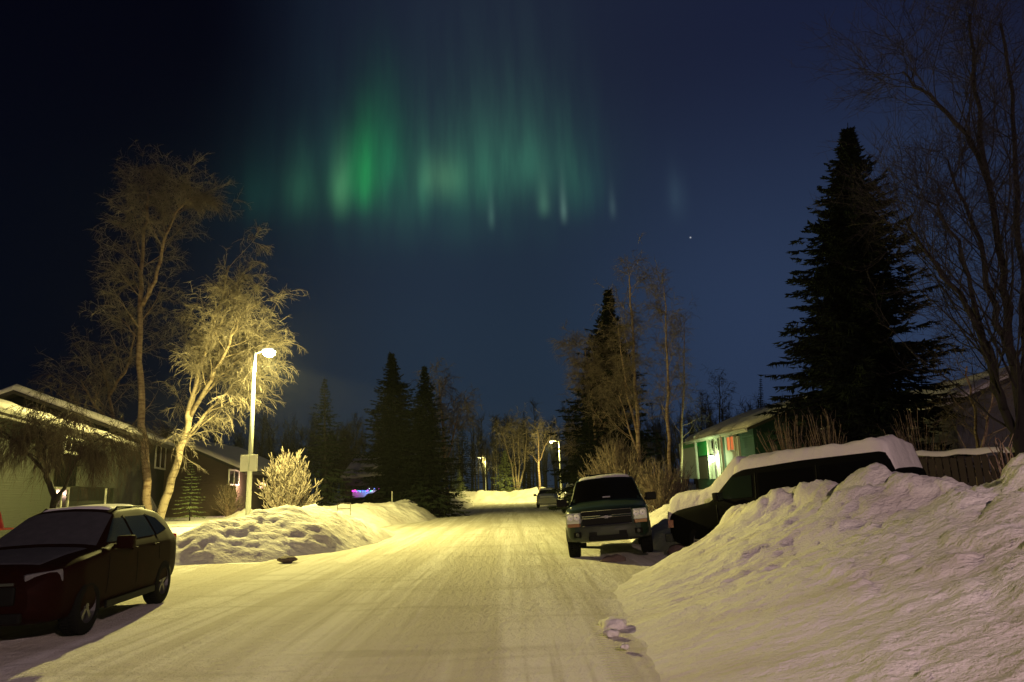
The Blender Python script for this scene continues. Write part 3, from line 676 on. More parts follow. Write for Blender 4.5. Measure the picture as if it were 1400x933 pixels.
# ------------------------------------------------------------------ trees
def jit(v, a): return v + rng.normal(0, a, 3)
def limb(p, d, L, r, k, up, wig, rtip=.3):
    P = [np.array(p, float)]; d = np.array(d, float); d /= np.linalg.norm(d) + 1e-9
    for i in range(k - 1):
        d = d + rng.normal(0, wig, 3) + np.array([0, 0, up]); d /= np.linalg.norm(d) + 1e-9; P.append(P[-1] + d * L / (k - 1))
    return np.array(P), np.linspace(r, r * rtip, k)
def bare_tree(name, label, mains, n1=16, l1=3.5, n2=5, l2=1.3, n3=4, l3=.6, tw=4, twl=.4, twr=.008, up=.12, droop=-.12, spread=.8, t0=.3, bark='bark', twig='frost_twig', cat='tree', group=None, taper=True, wig=.14, r1=.3, bias=None):
    base = Vector(mains[0][0][0]); B = np.array(base[:])
    T = MB(); C = MB(); fine = []
    lev1 = []
    for pts, ra, rb in mains:
        P = np.array([tuple(q) for q in pts], float) - B
        # densify + small wander
        tt = np.linspace(0, len(P) - 1, (len(P) - 1) * 4 + 1); Q = np.stack([np.interp(tt, range(len(P)), P[:, i]) for i in range(3)], 1)
        Q[1:] += rng.normal(0, .02 + ra * .12, (len(Q) - 1, 3)) ; R = np.linspace(ra, rb, len(Q)); T.tube(Q, R, 9)
        Lm = np.linalg.norm(np.diff(Q, axis=0), axis=1).sum()
        for i in range(n1):
            t = t0 + (1 - t0) * (i + rng.random()) / n1; q = t * (len(Q) - 1); a = int(min(q, len(Q) - 2)); p = Q[a] + (Q[a + 1] - Q[a]) * (q - a)
            tan = Q[a + 1] - Q[a]; tan /= np.linalg.norm(tan); az = rng.random() * 2 * PI
            rad = np.array([math.cos(az), math.sin(az), 0]) * spread
            if bias is not None: rad = rad + np.array(bias)
            ll = l1 * (1.15 - .75 * t if taper else 1) * rng.uniform(.6, 1.15)
            LP, LR = limb(p, tan * .7 + rad, ll, max(R[a] * r1, .012), 7, up, wig); T.tube(LP, LR, 5, False); lev1.append((LP, LR))
    K2 = []; 
    for LP, LR in lev1:
        for j in range(n2):
            q = rng.uniform(1.2, 6); a = int(min(q, 5)); p = LP[a] + (LP[a + 1] - LP[a]) * (q - a); d = LP[a + 1] - LP[a]; d /= np.linalg.norm(d)
            K2.append((p, d + rng.normal(0, .55, 3), l2 * rng.uniform(.5, 1.2) * (1.1 - q * .08), max(LR[a] * .5, .008)))
        K2.append((LP[-1], LP[-1] - LP[-2], l2, LR[-1]))
    LH = np.array(LAMP_HEAD) - B
    def clear(P, R_, rad):
        k_ = (np.linalg.norm(P - LH, axis=2) > rad).all(axis=1); return P[k_], R_[k_]
    def grow(S_, k, tro, wg):
        P0 = np.array([s[0] for s in S_]); D = np.array([s[1] for s in S_]); L = np.array([s[2] for s in S_]); R = np.array([s[3] for s in S_])
        D /= np.linalg.norm(D, axis=1)[:, None] + 1e-9; out = [P0]
        for i in range(k - 1):
            D = D + rng.normal(0, wg, D.shape); D[:, 2] += tro; D /= np.linalg.norm(D, axis=1)[:, None] + 1e-9; out.append(out[-1] + D * (L / (k - 1))[:, None])
        return np.stack(out, 1), R[:, None] * np.linspace(1, .4, k)[None]
    P2, R2 = clear(*grow(K2, 6, up * .2 + droop * .3, .2), 1.7); C.tubes(P2, R2, 4)
    def kids(P, R, n, L, sp, r):
        m, k = P.shape[:2]; i = np.repeat(np.arange(m), n); q = rng.uniform(.6, k - 1.001, len(i)); a = q.astype(int)
        p = P[i, a] + (P[i, a + 1] - P[i, a]) * (q - a)[:, None]; d = P[i, a + 1] - P[i, a]; d /= np.linalg.norm(d, axis=1)[:, None] + 1e-9
        return list(zip(p, d + rng.normal(0, sp, d.shape), L * rng.uniform(.5, 1.3, len(i)), np.full(len(i), r)))
    if n3:
        P3, R3 = clear(*grow(kids(P2, R2, n3, l3, .55, twr * 1.3), 5, droop, .14), 1.6); C.tubes(P3, R3, 3)
    else: P3, R3 = P2, R2
    if tw:
        P4, R4 = clear(*grow(kids(P3, R3, tw, twl, .65, twr), 4, droop * 1.1, .14), 1.5); C.tubes(P4, R4, 3)
    o = empty(name, base, 0, label, cat, group); T.build('trunk', bark, o, True); C.build('crown', twig, o, True)
    return o
def PX(pts, D, dj=0):
    return [at(u, v, D + (dj * i if dj else 0)) for i, (u, v) in enumerate(pts)]
def grounded(pts):                     # drop first point to ground
    p = pts[0]; pts[0] = Vector((p.x, p.y, float(G(p.x, p.y)) - .1)); return pts

# left tall birch with fork
m1 = grounded(PX([(203, 712), (200, 640), (195, 560), (191, 470), (193, 410), (194, 345), (202, 285), (202, 262)], 33))
m2 = PX([(194, 418), (212, 385), (226, 330), (240, 290), (262, 270)], 33, -.3)
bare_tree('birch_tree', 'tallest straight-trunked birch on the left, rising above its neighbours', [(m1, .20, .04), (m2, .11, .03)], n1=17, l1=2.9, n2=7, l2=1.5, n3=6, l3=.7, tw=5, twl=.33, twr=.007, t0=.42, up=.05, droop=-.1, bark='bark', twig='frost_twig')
m1 = grounded(PX([(217, 716), (236, 655), (252, 600), (266, 545), (278, 480), (298, 420), (314, 365)], 30.5))
m2 = PX([(254, 592), (262, 540), (285, 470), (312, 420)], 30.5, -.3); m3 = PX([(260, 570), (288, 520), (314, 470), (330, 430)], 30.5, -.4); m4 = PX([(250, 605), (285, 560), (312, 535), (335, 522)], 30.5, -.1); m5 = PX([(262, 560), (300, 515), (326, 492), (346, 480)], 30.5, .15)
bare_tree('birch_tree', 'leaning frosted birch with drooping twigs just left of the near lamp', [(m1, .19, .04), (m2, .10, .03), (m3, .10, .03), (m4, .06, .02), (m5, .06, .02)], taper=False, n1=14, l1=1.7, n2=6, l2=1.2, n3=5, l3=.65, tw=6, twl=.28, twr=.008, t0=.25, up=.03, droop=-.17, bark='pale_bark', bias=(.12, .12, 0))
m1 = grounded(PX([(185, 705), (172, 640), (158, 580), (148, 530), (135, 480)], 35.5)); m2 = PX([(160, 585), (130, 555), (110, 520)], 35.5, -.3); m3 = PX([(150, 540), (175, 500), (185, 450)], 35.5, -.3)
bare_tree('bare_tree', 'crooked bare tree with spreading limbs left of the tallest birch', [(m1, .14, .04), (m2, .09, .03), (m3, .08, .03)], n1=11, l1=2.8, n2=5, l2=1.4, n3=4, l3=.65, tw=3, twl=.35, twr=.007, t0=.3, up=.02, droop=-.12)
m1 = grounded(PX([(75, 712), (72, 680), (66, 640), (60, 600), (45, 575)], 17)); m2 = PX([(74, 690), (100, 640), (118, 610)], 17, -.2); m3 = PX([(66, 650), (30, 610), (5, 590)], 17, -.2)
bare_tree('weeping_tree', 'dark weeping ornamental tree in front of the left house', [(m1, .09, .03), (m2, .05, .02), (m3, .05, .02)], n1=10, l1=1.1, n2=6, l2=.75, n3=6, l3=.6, tw=5, twl=.4, twr=.004, t0=.45, up=0, droop=-.5, bark='dark_bark', twig='dark_twig', taper=False)
# rounded lit shrub
def shrub(name, label, c, R, H, n, twr, twig, droop=.25, cat='shrub', sub=5, leaf=0):
    o = empty(name, c, 0, label, cat); T = MB(); C = MB()
    a = rng.random(n) * 2 * PI; e = rng.uniform(.0, 1, n) ** .6
    D = np.stack([np.cos(a) * e * R, np.sin(a) * e * R, H * np.sqrt(np.clip(1.08 - e ** 2, .12, 1))], 1) * rng.uniform(.75, 1.08, n)[:, None]
    k = 6; t = np.linspace(0, 1, k)[None, :, None]; P = D[:, None] * np.concatenate([t ** 1.0, t ** 1.0, t ** .85], 2) + rng.normal(0, .03, (n, k, 3)) * t
    P[:, 0, 2] -= .1
    T.tubes(P, np.linspace(.018, .006, k)[None].repeat(n, 0), 4)
    for s_ in range(1):
        i = np.repeat(np.arange(n), sub * 3); q = rng.uniform(1.5, k - 1.01, len(i)); b = q.astype(int); p = P[i, b] + (P[i, b + 1] - P[i, b]) * (q - b)[:, None]
        d = P[i, b + 1] - P[i, b]; d /= np.linalg.norm(d, axis=1)[:, None]; d = d + rng.normal(0, .5, d.shape); L = rng.uniform(.15, .45, len(i)) * R / 1.5; out = [p]
        for _ in range(3): d = d + rng.normal(0, .15, d.shape); d[:, 2] += droop; d /= np.linalg.norm(d, axis=1)[:, None]; out.append(out[-1] + d * (L / 3)[:, None])
        Q = np.stack(out, 1); RR = np.array([.7, 1, 1, .5])[None] * twr; C.tubes(Q, RR.repeat(len(Q), 0), 3)
    T.build('stem', 'bark', o, True); C.build('twigs', twig, o, True); return o
p = at(392, 697, 30); shrub('shrub', 'round frosted shrub glowing yellow right of the near lamp pole', (p.x, 30, .55), 1.35, 2.75, 170, .020, 'frost_twig', .3, sub=6)
p = at(318, 690, 38); shrub('shrub', 'low brown shrub in front of the second left house', (p.x - .2, 38, .6), .9, 1.9, 80, .010, 'brown_twig', .3, sub=4)

def spruce(name, label, base, H, R, seed=0, m='needle', dens=1.0, trunk='dark_bark', lean=(0, 0), droop=.35, bare=.04, group=None, cat='tree', ragged=.25, leafw=.05, conv=.80):
    r_ = np.random.default_rng(seed); o = empty(name, base, 0, label, cat, group)
    T = MB(); T.tube([(0, 0, -.3), (lean[0] * .5, lean[1] * .5, H * .5), (lean[0], lean[1], H)], [H * .014, H * .009, .012], 8)
    h = []; z = bare * H
    step = .30 / dens * (H / 12) ** .5
    while z < H * .985: h.append(z); z += step * (1.0 - .45 * z / H) * r_.uniform(.8, 1.2)
    Pb = []; Lb = []; Db = []
    for z in h:
        f = z / H; base_r = R * ((1 - f) ** conv) * min(1, ((1 - f) / .26) ** .55) * (.75 + .25 * min(1, f / .12)); nb = max(4, int(9 * dens * (1 - .35 * f)))
        ph = r_.random() * 6.28; lobe = 1 + ragged * math.sin(z * 2.1 + seed)
        for k in range(nb):
            a = ph + k * 2 * PI / nb + r_.normal(0, .2); L = base_r * r_.uniform(1 - ragged * 1.6, 1.2) * (1 + .9 * ragged * float(perlin(z * .8 + seed * 7, a * 1.3 + seed))) + .05
            Pb.append((lean[0] * f, lean[1] * f, z)); Lb.append(L); Db.append((math.cos(a), math.sin(a)))
    Pb, Lb, Db = np.array(Pb), np.array(Lb), np.array(Db); n = len(Lb); k = 6; t = np.linspace(0, 1, k)
    P = np.zeros((n, k, 3)); P[:, :, 0] = Pb[:, 0:1] + Db[:, 0:1] * Lb[:, None] * t; P[:, :, 1] = Pb[:, 1:2] + Db[:, 1:2] * Lb[:, None] * t
    fr = (Pb[:, 2] / H)[:, None]
    P[:, :, 2] = Pb[:, 2:3] + Lb[:, None] * (-droop * (1.1 - fr) * t ** 1.3 * 1.1 + .18 * t ** 3 + .35 * np.clip(fr - .75, 0, 1) * t * 2)
    T.tubes(P, (np.linspace(.02, .006, k)[None] * (Lb / R)[:, None] ** .5) * (H / 12), 3)
    # sprays along each branch
    per = np.maximum(5, (Lb / R * 26 * dens).astype(int)); i = np.repeat(np.arange(n), per); q = r_.uniform(.12, 1, len(i)) * (k - 1.001); a = q.astype(int)
    p = P[i, a] + (P[i, a + 1] - P[i, a]) * (q - a)[:, None]; d = P[i, a + 1] - P[i, a]; d /= np.linalg.norm(d, axis=1)[:, None] + 1e-9
    side = np.stack([-d[:, 1], d[:, 0], 0 * d[:, 0]], 1) * r_.choice([-1, 1], len(i))[:, None]
    L = (R * .20) * (1.25 - q / (k - 1) * .75) * r_.uniform(.5, 1.3, len(i)) * np.sqrt(Lb[i] / R + .12)
    e = d * .75 + side * r_.uniform(.3, 1.0, (len(i), 1)) + r_.normal(0, .16, (len(i), 3)); e[:, 2] -= .30 * r_.random(len(i)) + .05; e /= np.linalg.norm(e, axis=1)[:, None]
    C = MB(); w = leafw * (R / 2.5) ** .5
    nrm = np.cross(e, np.array([0, 0, 1.])) ; nrm /= np.linalg.norm(nrm, axis=1)[:, None] + 1e-9
    tip = p + e * L[:, None]; mid = p + e * L[:, None] * .45
    for s1 in (-1, 1):
        up = np.zeros_like(p); up[:, 2] = -w * .8
        C.tris(p, mid + nrm * w * s1 + up, tip)
    # hanging sub-sprays
    dn = e * .5 + r_.normal(0, .3, e.shape); dn[:, 2] -= .8; dn /= np.linalg.norm(dn, axis=1)[:, None]
    C.tris(p + nrm * w * .5, p - nrm * w * .5, p + dn * (L * .6)[:, None]); C.tris(mid + nrm * w * .4, mid - nrm * w * .4, mid + dn * (L * .5)[:, None])
    T.build('trunk', trunk, o, True); C.build('crown', m, o, False)
    return o
def spruce_px(u, vtop, D, R, label, ub=None, **kw):
    p = at(u, vtop, D); z0 = float(G(p.x, D)) - .05
    b = at(ub if ub is not None else u, 668, D)
    return spruce('spruce_tree', label, (b.x, D, z0), p.z - z0, R, lean=(p.x - b.x, 0), **kw)
spruce_px(1159, 168, 24, 3.35, 'tallest black spruce standing behind the snowed-in van', ub=1172, seed=5, dens=1.75, ragged=.42, leafw=.06, conv=.62)
spruce_px(535, 481, 48, 3.3, 'broad dark spruce, left one of the close pair', ub=545, seed=2, dens=1.4, leafw=.06, ragged=.42, conv=.70)
spruce_px(580, 499, 46, 2.5, 'narrow dark spruce, right one of the close pair', ub=588, seed=3, dens=1.4, leafw=.06, ragged=.42, conv=.70)
spruce_px(444, 516, 42, 2.0, 'thin shadowy spruce standing alone between the lit shrub and the spruce pair', ub=445, seed=4, dens=1.0, ragged=.4)
spruce_px(832, 392, 44, 3.9, 'tall pointed spruce behind the right-hand birches', ub=822, seed=6, dens=1.5, leafw=.07, ragged=.4)
spruce_px(1040, 515, 75, 1.7, 'small distant spruce above the green house roof', seed=7, dens=.9)
spruce_px(694, 566, 118, 2.6, 'left spire of the two thin spruces at the street end', seed=8, dens=.8)
spruce_px(716, 562, 121, 2.4, 'right spire of the two thin spruces at the street end', seed=9, dens=.8)
spruce_px(632, 578, 100, 3.6, 'dark spruce beyond the bright farthest lamp pole', seed=11, dens=.8)
spruce_px(805, 560, 40, 1.9, 'low dark spruce right of the middle street lamp', seed=12, dens=1)
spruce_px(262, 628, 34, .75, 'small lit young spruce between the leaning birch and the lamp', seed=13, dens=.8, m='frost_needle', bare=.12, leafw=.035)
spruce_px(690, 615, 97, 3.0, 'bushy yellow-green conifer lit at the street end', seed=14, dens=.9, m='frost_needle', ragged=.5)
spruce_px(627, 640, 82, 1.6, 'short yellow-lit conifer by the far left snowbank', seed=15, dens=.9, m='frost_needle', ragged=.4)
spruce_px(738, 632, 100, 2.4, 'dim green conifer between the end trees and the middle lamp', seed=16, dens=.8, m='needle', ragged=.4)

def px_tree(label, u, vtop, D, trunks, **kw):
    ms = []
    for pts, ra, rb in trunks:
        ms.append((PX(pts, D), ra, rb))
    ms[0] = (grounded(ms[0][0]), ms[0][1], ms[0][2]); nm = kw.pop('nm', 'bare_tree')
    return bare_tree(nm, label, ms, **kw)
px_tree('pale bare birch behind the spruce pair', 610, 520, 52, [([(612, 690), (608, 620), (604, 560), (600, 520)], .14, .03), ([(610, 640), (620, 590), (628, 560)], .08, .03)], n1=12, l1=2.6, n2=5, l2=1.3, n3=4, l3=.7, tw=3, twr=.014, t0=.3, nm='birch_tree', droop=-.15, twig='frost_twig')
px_tree('fan-shaped many-stemmed tree at the end of the street', 705, 580, 98, [([(706, 672), (700, 640), (692, 610), (686, 590)], .16, .04), ([(707, 670), (704, 630), (700, 590)], .14, .04), ([(708, 670), (710, 630), (708, 585)], .14, .04), ([(709, 670), (716, 640), (720, 600), (720, 585)], .14, .04)], n1=8, l1=3.6, n2=5, l2=1.6, n3=3, l3=.9, tw=3, twl=.6, twr=.018, t0=.3, twig='frost_twig', bark='pale_bark', spread=.5)
px_tree('bare tree with arching limb left of the middle street lamp', 738, 590, 92, [([(738, 675), (737, 640), (736, 605), (735, 585)], .16, .04), ([(738, 630), (745, 610), (752, 598)], .09, .03)], n1=8, l1=3.0, n2=4, l2=1.5, n3=3, l3=.8, tw=2, twl=.6, twr=.016, t0=.3, twig='brown_twig')
px_tree('tall thin birch with forked trunk right of the pointed spruce', 866, 385, 38, [([(878, 680), (872, 600), (868, 530), (866, 470), (862, 400), (860, 378)], .13, .03), ([(874, 610), (860, 550), (850, 490), (845, 450)], .08, .02), ([(876, 630), (858, 580), (846, 540)], .07, .02)], n1=12, l1=2.6, n2=5, l2=1.2, n3=4, l3=.6, tw=4, twl=.35, twr=.009, t0=.25, nm='birch_tree', twig='brown_twig', bark='bark')
px_tree('slender single-trunk birch left of the green house', 912, 390, 37, [([(918, 680), (914, 600), (913, 520), (911, 450), (908, 392)], .11, .02)], n1=18, l1=2.0, n2=5, l2=1.0, n3=4, l3=.55, tw=4, twl=.35, twr=.008, t0=.28, nm='birch_tree', twig='brown_twig', bark='bark')
px_tree('leafless tree with thin pale crown behind the slender birch', 935, 430, 44, [([(930, 680), (932, 600), (936, 520), (935, 440)], .10, .02)], n1=14, l1=2.2, n2=5, l2=1.1, n3=3, l3=.6, tw=3, twr=.007, t0=.3, twig='brown_twig')
px_tree('dense brownish tree left of the pointed spruce', 812, 460, 43, [([(818, 680), (814, 600), (808, 530), (800, 480)], .12, .03), ([(816, 640), (830, 560), (842, 500)], .1, .03)], n1=18, l1=2.6, n2=7, l2=1.2, n3=6, l3=.6, tw=5, twr=.010, t0=.15, twig='brown_twig')
p = at(848, 690, 30); shrub('shrub', 'big tan bush above the green vehicle roof', (p.x, 30, .25), 1.75, 3.1, 240, .010, 'brown_twig', .15, sub=6)
p = at(903, 690, 25); shrub('shrub', 'tangled brown thicket between the green vehicle and the van', (p.x, 25, .3), 1.15, 2.0, 150, .007, 'brown_twig', .05, sub=6)
p = at(925, 660, 31); shrub('shrub', 'twiggy bush in front of the green house porch', (p.x, 30.5, .3), 1.0, 2.2, 70, .006, 'brown_twig', .05, sub=3)
px_tree('distant bare tree left of the small distant spruce', 985, 520, 80, [([(985, 640), (984, 570), (983, 515)], .12, .03)], n1=14, l1=2.0, n2=4, l2=1.2, n3=3, l3=.7, tw=2, twr=.014, t0=.3, twig='grey_twig', bark='dark_bark')
px_tree('distant low bare tree above the green house roof', 955, 540, 82, [([(957, 640), (958, 590), (960, 545)], .12, .03)], n1=12, l1=2.4, n2=4, l2=1.2, n3=3, l3=.7, tw=2, twr=.014, t0=.3, twig='grey_twig', bark='dark_bark')
# large bare tree on the right
bt = [([(1399, 650), (1392, 600), (1372, 560), (1352, 500), (1332, 420), (1310, 330), (1268, 270)], .12, .02), ([(1398, 640), (1392, 560), (1382, 470), (1370, 370), (1352, 250), (1335, 120), (1325, 20)], .12, .03),
      ([(1400, 640), (1402, 540), (1400, 420), (1392, 300), (1385, 160), (1370, 30)], .10, .03), ([(1372, 560), (1350, 480), (1312, 400), (1270, 350), (1235, 300)], .09, .02), ([(1352, 250), (1320, 180), (1270, 130), (1235, 100)], .07, .02), ([(1386, 500), (1360, 420), (1330, 300), (1290, 220)], .09, .02)]
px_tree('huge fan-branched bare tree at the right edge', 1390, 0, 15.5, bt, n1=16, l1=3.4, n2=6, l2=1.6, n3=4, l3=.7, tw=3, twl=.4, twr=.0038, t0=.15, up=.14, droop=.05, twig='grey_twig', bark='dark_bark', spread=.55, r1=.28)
px_tree('spindly dark tree in front of the grey house', 1335, 480, 19, [([(1338, 680), (1336, 620), (1330, 560), (1322, 500)], .06, .02), ([(1338, 640), (1350, 580), (1358, 530)], .05, .02)], n1=9, l1=1.5, n2=4, l2=.8, n3=3, l3=.5, tw=2, twr=.004, t0=.2, twig='brown_twig', bark='bark', up=.1)
for k, (u, D, lb) in enumerate(((1262, 21, 'left clump of twiggy undergrowth below the tallest spruce'), (1085, 22, 'twiggy undergrowth left of the tallest spruce, over the van roof'), (1135, 21.5, 'middle twiggy undergrowth just over the van roof'))):
    p = at(u, 650, D); shrub('shrub', lb, (p.x, D, .3), 1.3, 3.2, 90, .005, 'brown_twig', .25, sub=4)
p = at(1378, 660, 10.2); shrub('shrub', 'bare stick stems poking up behind the snowbank at the right edge', (p.x, 10.2, 1.2), .35, .95, 14, .004, 'grey_twig', .4, sub=3)

# far woods: one mass
def woods(name, n, x0, x1, y0, y1, h0, h1, seed):
    r_ = np.random.default_rng(seed); C = MB()
    x = r_.uniform(x0, x1, n); y = r_.uniform(y0, y1, n); H = r_.uniform(h0, h1, n); k = 5; t = np.linspace(0, 1, k)
    P = np.zeros((n, k, 3)); P[..., 0] = x[:, None] + r_.normal(0, .25, (n, k)).cumsum(1) * t; P[..., 1] = y[:, None]; P[..., 2] = .5 + H[:, None] * t
    C.tubes(P, np.linspace(.15, .03, k)[None].repeat(n, 0), 4)
    for per, L0, rr, sp in ((26, 2.8, .035, .6),):
        i = np.repeat(np.arange(n), per); q = r_.uniform(.9, k - 1.01, len(i)); a = q.astype(int); p = P[i, a] + (P[i, a + 1] - P[i, a]) * (q - a)[:, None]
        d = r_.normal(0, .6, (len(i), 3)); d[:, 2] = abs(d[:, 2]) + .7; d /= np.linalg.norm(d, axis=1)[:, None]; L = L0 * (1.25 - q / k) * r_.uniform(.5, 1.2, len(i))
        Q = np.stack([p, p + d * (L * .5)[:, None], p + d * L[:, None] + r_.normal(0, .25, p.shape)], 1); C.tubes(Q, np.array([rr, rr * .6, rr * .3])[None].repeat(len(Q), 0), 3)
        j = np.repeat(np.arange(len(Q)), 9); b = r_.uniform(.2, 1, len(j))[:, None]; s0 = Q[j, 0] * (1 - b) + Q[j, 2] * b; e = r_.normal(0, .5, s0.shape); e[:, 2] += .4
        C.tubes(np.stack([s0, s0 + e * .9], 1), np.array([.022, .012])[None].repeat(len(j), 0), 3)
    return tag(C.build(name, 'wood_far', None, True), kind='stuff')
woods('far_woods', 260, -45, 60, 112, 165, 9, 15, 1)
woods('far_woods', 90, 9, 60, 78, 120, 6, 9.5, 2)
woods('far_woods', 90, -60, -11, 84, 125, 7, 11, 3)

# ------------------------------------------------------------------ houses
def house(label, A, B, depth, eave, ridge, wall_m, name='house', z0=None, over=.5, snow=.28, ridge_pos=.5, roof=True):
    """front wall runs from A to B (xy); the house extends to the left of A->B by depth. ridge parallel to the front wall"""
    A = Vector(A); B = Vector(B); L = (B - A).length; rz = math.atan2(B.y - A.y, B.x - A.x)
    z0 = .4 if z0 is None else z0
    o = empty(name, (A.x, A.y, 0), rz, label, 'house'); mid = depth * ridge_pos
    sgn = 1
    w = MB(); poly = [(0, z0 - .8), (depth, z0 - .8), (depth, eave), (mid, ridge), (0, eave)]
    V = [(0, y, z) for y, z in poly] + [(L, y, z) for y, z in poly]; n = 5
    w.add(V, [np.array([[i, (i + 1) % n, (i + 1) % n + n, i + n] for i in range(n)]), np.array([[4, 3, 2, 1, 0], [5, 6, 7, 8, 9]])]); w.build('wall', wall_m, o)
    sl = (ridge - eave) / mid; e1 = eave - sl * over; s2 = (ridge - eave) / (depth - mid); e2 = eave - s2 * over
    def slab(name_, m, lift, th, ov, parent, noise=0, nx=40):
        xs = np.linspace(-over - ov, L + over + ov, nx); prof = [(-over - ov, e1 - sl * ov), (mid * .33, eave + sl * mid * .33), (mid * .66, eave + sl * mid * .66), (mid, ridge), ((depth + mid) / 2, (eave + ridge) / 2), (depth + over + ov, e2 - s2 * ov)]
        Pq = []
        for (ya, za), (yb, zb) in zip(prof[:-1], prof[1:]):
            for t in np.linspace(0, 1, 6)[:-1]: Pq.append((ya + (yb - ya) * t, za + (zb - za) * t))
        Pq.append(prof[-1]); Pq = np.array(Pq)
        X, Y = np.meshgrid(xs, Pq[:, 0]); Zb = np.repeat(Pq[:, 1][:, None], nx, 1) + lift
        ed = np.minimum(np.minimum(Y - Y.min(), Y.max() - Y), np.minimum(X - X.min(), X.max() - X)); round_ = 1 - (1 - np.clip(ed / .25, 0, 1)) ** 2 if noise else 1
        Zt = Zb + th * (.55 + .45 * round_) + noise * fbm(X * .7 + A.x, Y * .7, 3) * round_
        r, c = X.shape; Vt = np.stack([X, Y, Zt], -1).reshape(-1, 3); Vb = np.stack([X, Y, Zb], -1).reshape(-1, 3); i = np.arange(r - 1)[:, None] * c + np.arange(c - 1)[None]
        q = np.stack([i, i + 1, i + c + 1, i + c], -1).reshape(-1, 4); nn = r * c; rim = list(range(c)) + [c * k + c - 1 for k in range(1, r)] + [c * (r - 1) + k for k in range(c - 2, -1, -1)] + [c * k for k in range(r - 2, 0, -1)]
        rim = np.array(rim); r2 = np.roll(rim, -1)
        b = MB(); b.add(np.concatenate([Vt, Vb]), [q, q[:, ::-1] + nn, np.stack([rim, rim + nn, r2 + nn, r2], -1)]); return b.build(name_, m, parent, bool(noise))
    if roof:
        fb_ = MB(); fb_.box((L / 2, -over - .045, e1 + .05), (L + over * 2, .03, .20)); fb_.box((L / 2, -over - .11, e1 + .10), (L + over * 2, .10, .08)); fb_.build('fascia', 'trim_white' if wall_m == 'paint_green' else 'door_paint', o)
        rf = slab('roof', 'roof_felt', .02, .16, 0, o); slab('roof_snow', 'thick_snow', .182, snow, .06, rf, .07)
    return o, L
def opening(o, x0, x1, z0, z1, y=0, nm='window', pane='dark_pane', frame='trim_white', bars=1, fw=.09, ext=.06, cross=0):
    """framed opening on the wall plane y"""
    f = MB(); cx, cz, w, h = (x0 + x1) / 2, (z0 + z1) / 2, x1 - x0, z1 - z0
    f.box((x0 + fw / 2, y - ext / 2, cz), (fw, ext, h)); f.box((x1 - fw / 2, y - ext / 2, cz), (fw, ext, h))
    f.box((cx, y - ext / 2, z0 + fw / 2), (w - 2 * fw, ext, fw)); f.box((cx, y - ext / 2, z1 - fw / 2), (w - 2 * fw, ext, fw))
    for k in range(1, bars + 1): f.box((x0 + w * k / (bars + 1), y - ext / 2, cz), (fw * .7, ext * .8, h - 2 * fw))
    for k in range(1, cross + 1): f.box((cx, y - ext / 2, z0 + h * k / (cross + 1)), (w - 2 * fw, ext * .7, fw * .6))
    if nm == 'door':
        d = MB(); d.box((cx, y - .012, cz), (w - 2 * fw, .02, h - 2 * fw)); dd = d.build('door', pane, o); f.build('door_frame', frame, dd); return dd
    w_ = f.build(nm, frame, o); d = MB(); d.box((cx, y - .012, cz), (w - 2 * fw, .02, h - 2 * fw)); d.build('pane', pane, w_); return w_
def to_wall(o, u, v, yl=0):            # photo pixel -> (x,z) on the house's local plane y=yl
    rz = o.rotation_euler.z; d = ray(u, v); c, s_ = math.cos(rz), math.sin(rz); n = Vector((-s_, c)); A = Vector((o.location.x, o.location.y)) + n * yl
    t = A.dot(n) / (d.x * n.x + d.y * n.y); P = Vector((d.x * t, d.y * t)) - Vector((o.location.x, o.location.y)); return P.x * c + P.y * s_, EYE + d.z * t
def win_px(o, u0, u1, v0, v1, yl=0, **kw):
    vm = (v0 + v1) / 2; um = (u0 + u1) / 2
    a = to_wall(o, u0, vm, yl)[0]; b = to_wall(o, u1, vm, yl)[0]; z1 = to_wall(o, um, v0, yl)[1]; z0 = to_wall(o, um, v1, yl)[1]
    return opening(o, min(a, b), max(a, b), z0, z1, yl, **kw)
# left split-level house: A->B chosen so that the building lies behind (to the left)
h1, L1 = house('green split-level house with snowy eaves behind the left birches', (-14.0, 17.5), (-18.3, 32.5), 8, 4.15, 5.1, 'siding_green', z0=.5, over=.7)
# depth direction: local +y is left of A->B, which is away from the street
h1b, L1b = house('rear wing of the left house with the higher snow-covered roof', (-17.6, 31.2), (-20.6, 42), 8, 4.7, 6.3, 'siding_green', name='house_wing', z0=.5, over=.6)
ub = MB(); xa = to_wall(h1, 75, 640)[0]; xb = to_wall(h1, 139, 640)[0]
ub.box(((xa + xb) / 2, -.35, 3.1), (xb - xa, .68, 1.7)); ub.build('upper_bay', 'siding_green', h1)
win_px(h1, 72, 92, 666, 698, bars=1); win_px(h1, 86, 112, 598, 622, yl=-.7, bars=2)
win_px(h1, 144, 153, 640, 697, nm='door', pane='door_paint'); win_px(h1, 157, 165, 640, 683, bars=0)
st = MB(); x0 = to_wall(h1, 179, 680)[0]
for k in range(9): st.tube([(x0 + k * .35, -.8, .5), (x0 + k * .35, -.8, 2.0 - k * .12)], .025, 6)
st.tube([(x0, -.8, 2.0), (x0 + 2.8, -.8, 1.04)], .035, 6); st.tube([(x0, -.65, .5), (x0, -.65, 4.0)], .05, 6); st.build('porch_railing', 'steel', h1)
for k in range(1): win_px(h1, 198, 200, 603, 640, bars=0) if False else None
win_px(h1b, 212, 238, 602, 643, bars=3)
h2, L2 = house('low tan house with snowy roof behind the round lit shrub', (-16.3, 41.5), (-17.2, 53), 7, 3.3, 4.9, 'siding_tan', z0=.6, over=.6)
win_px(h2, 312, 326, 642, 664, bars=1)
h2g = MB()
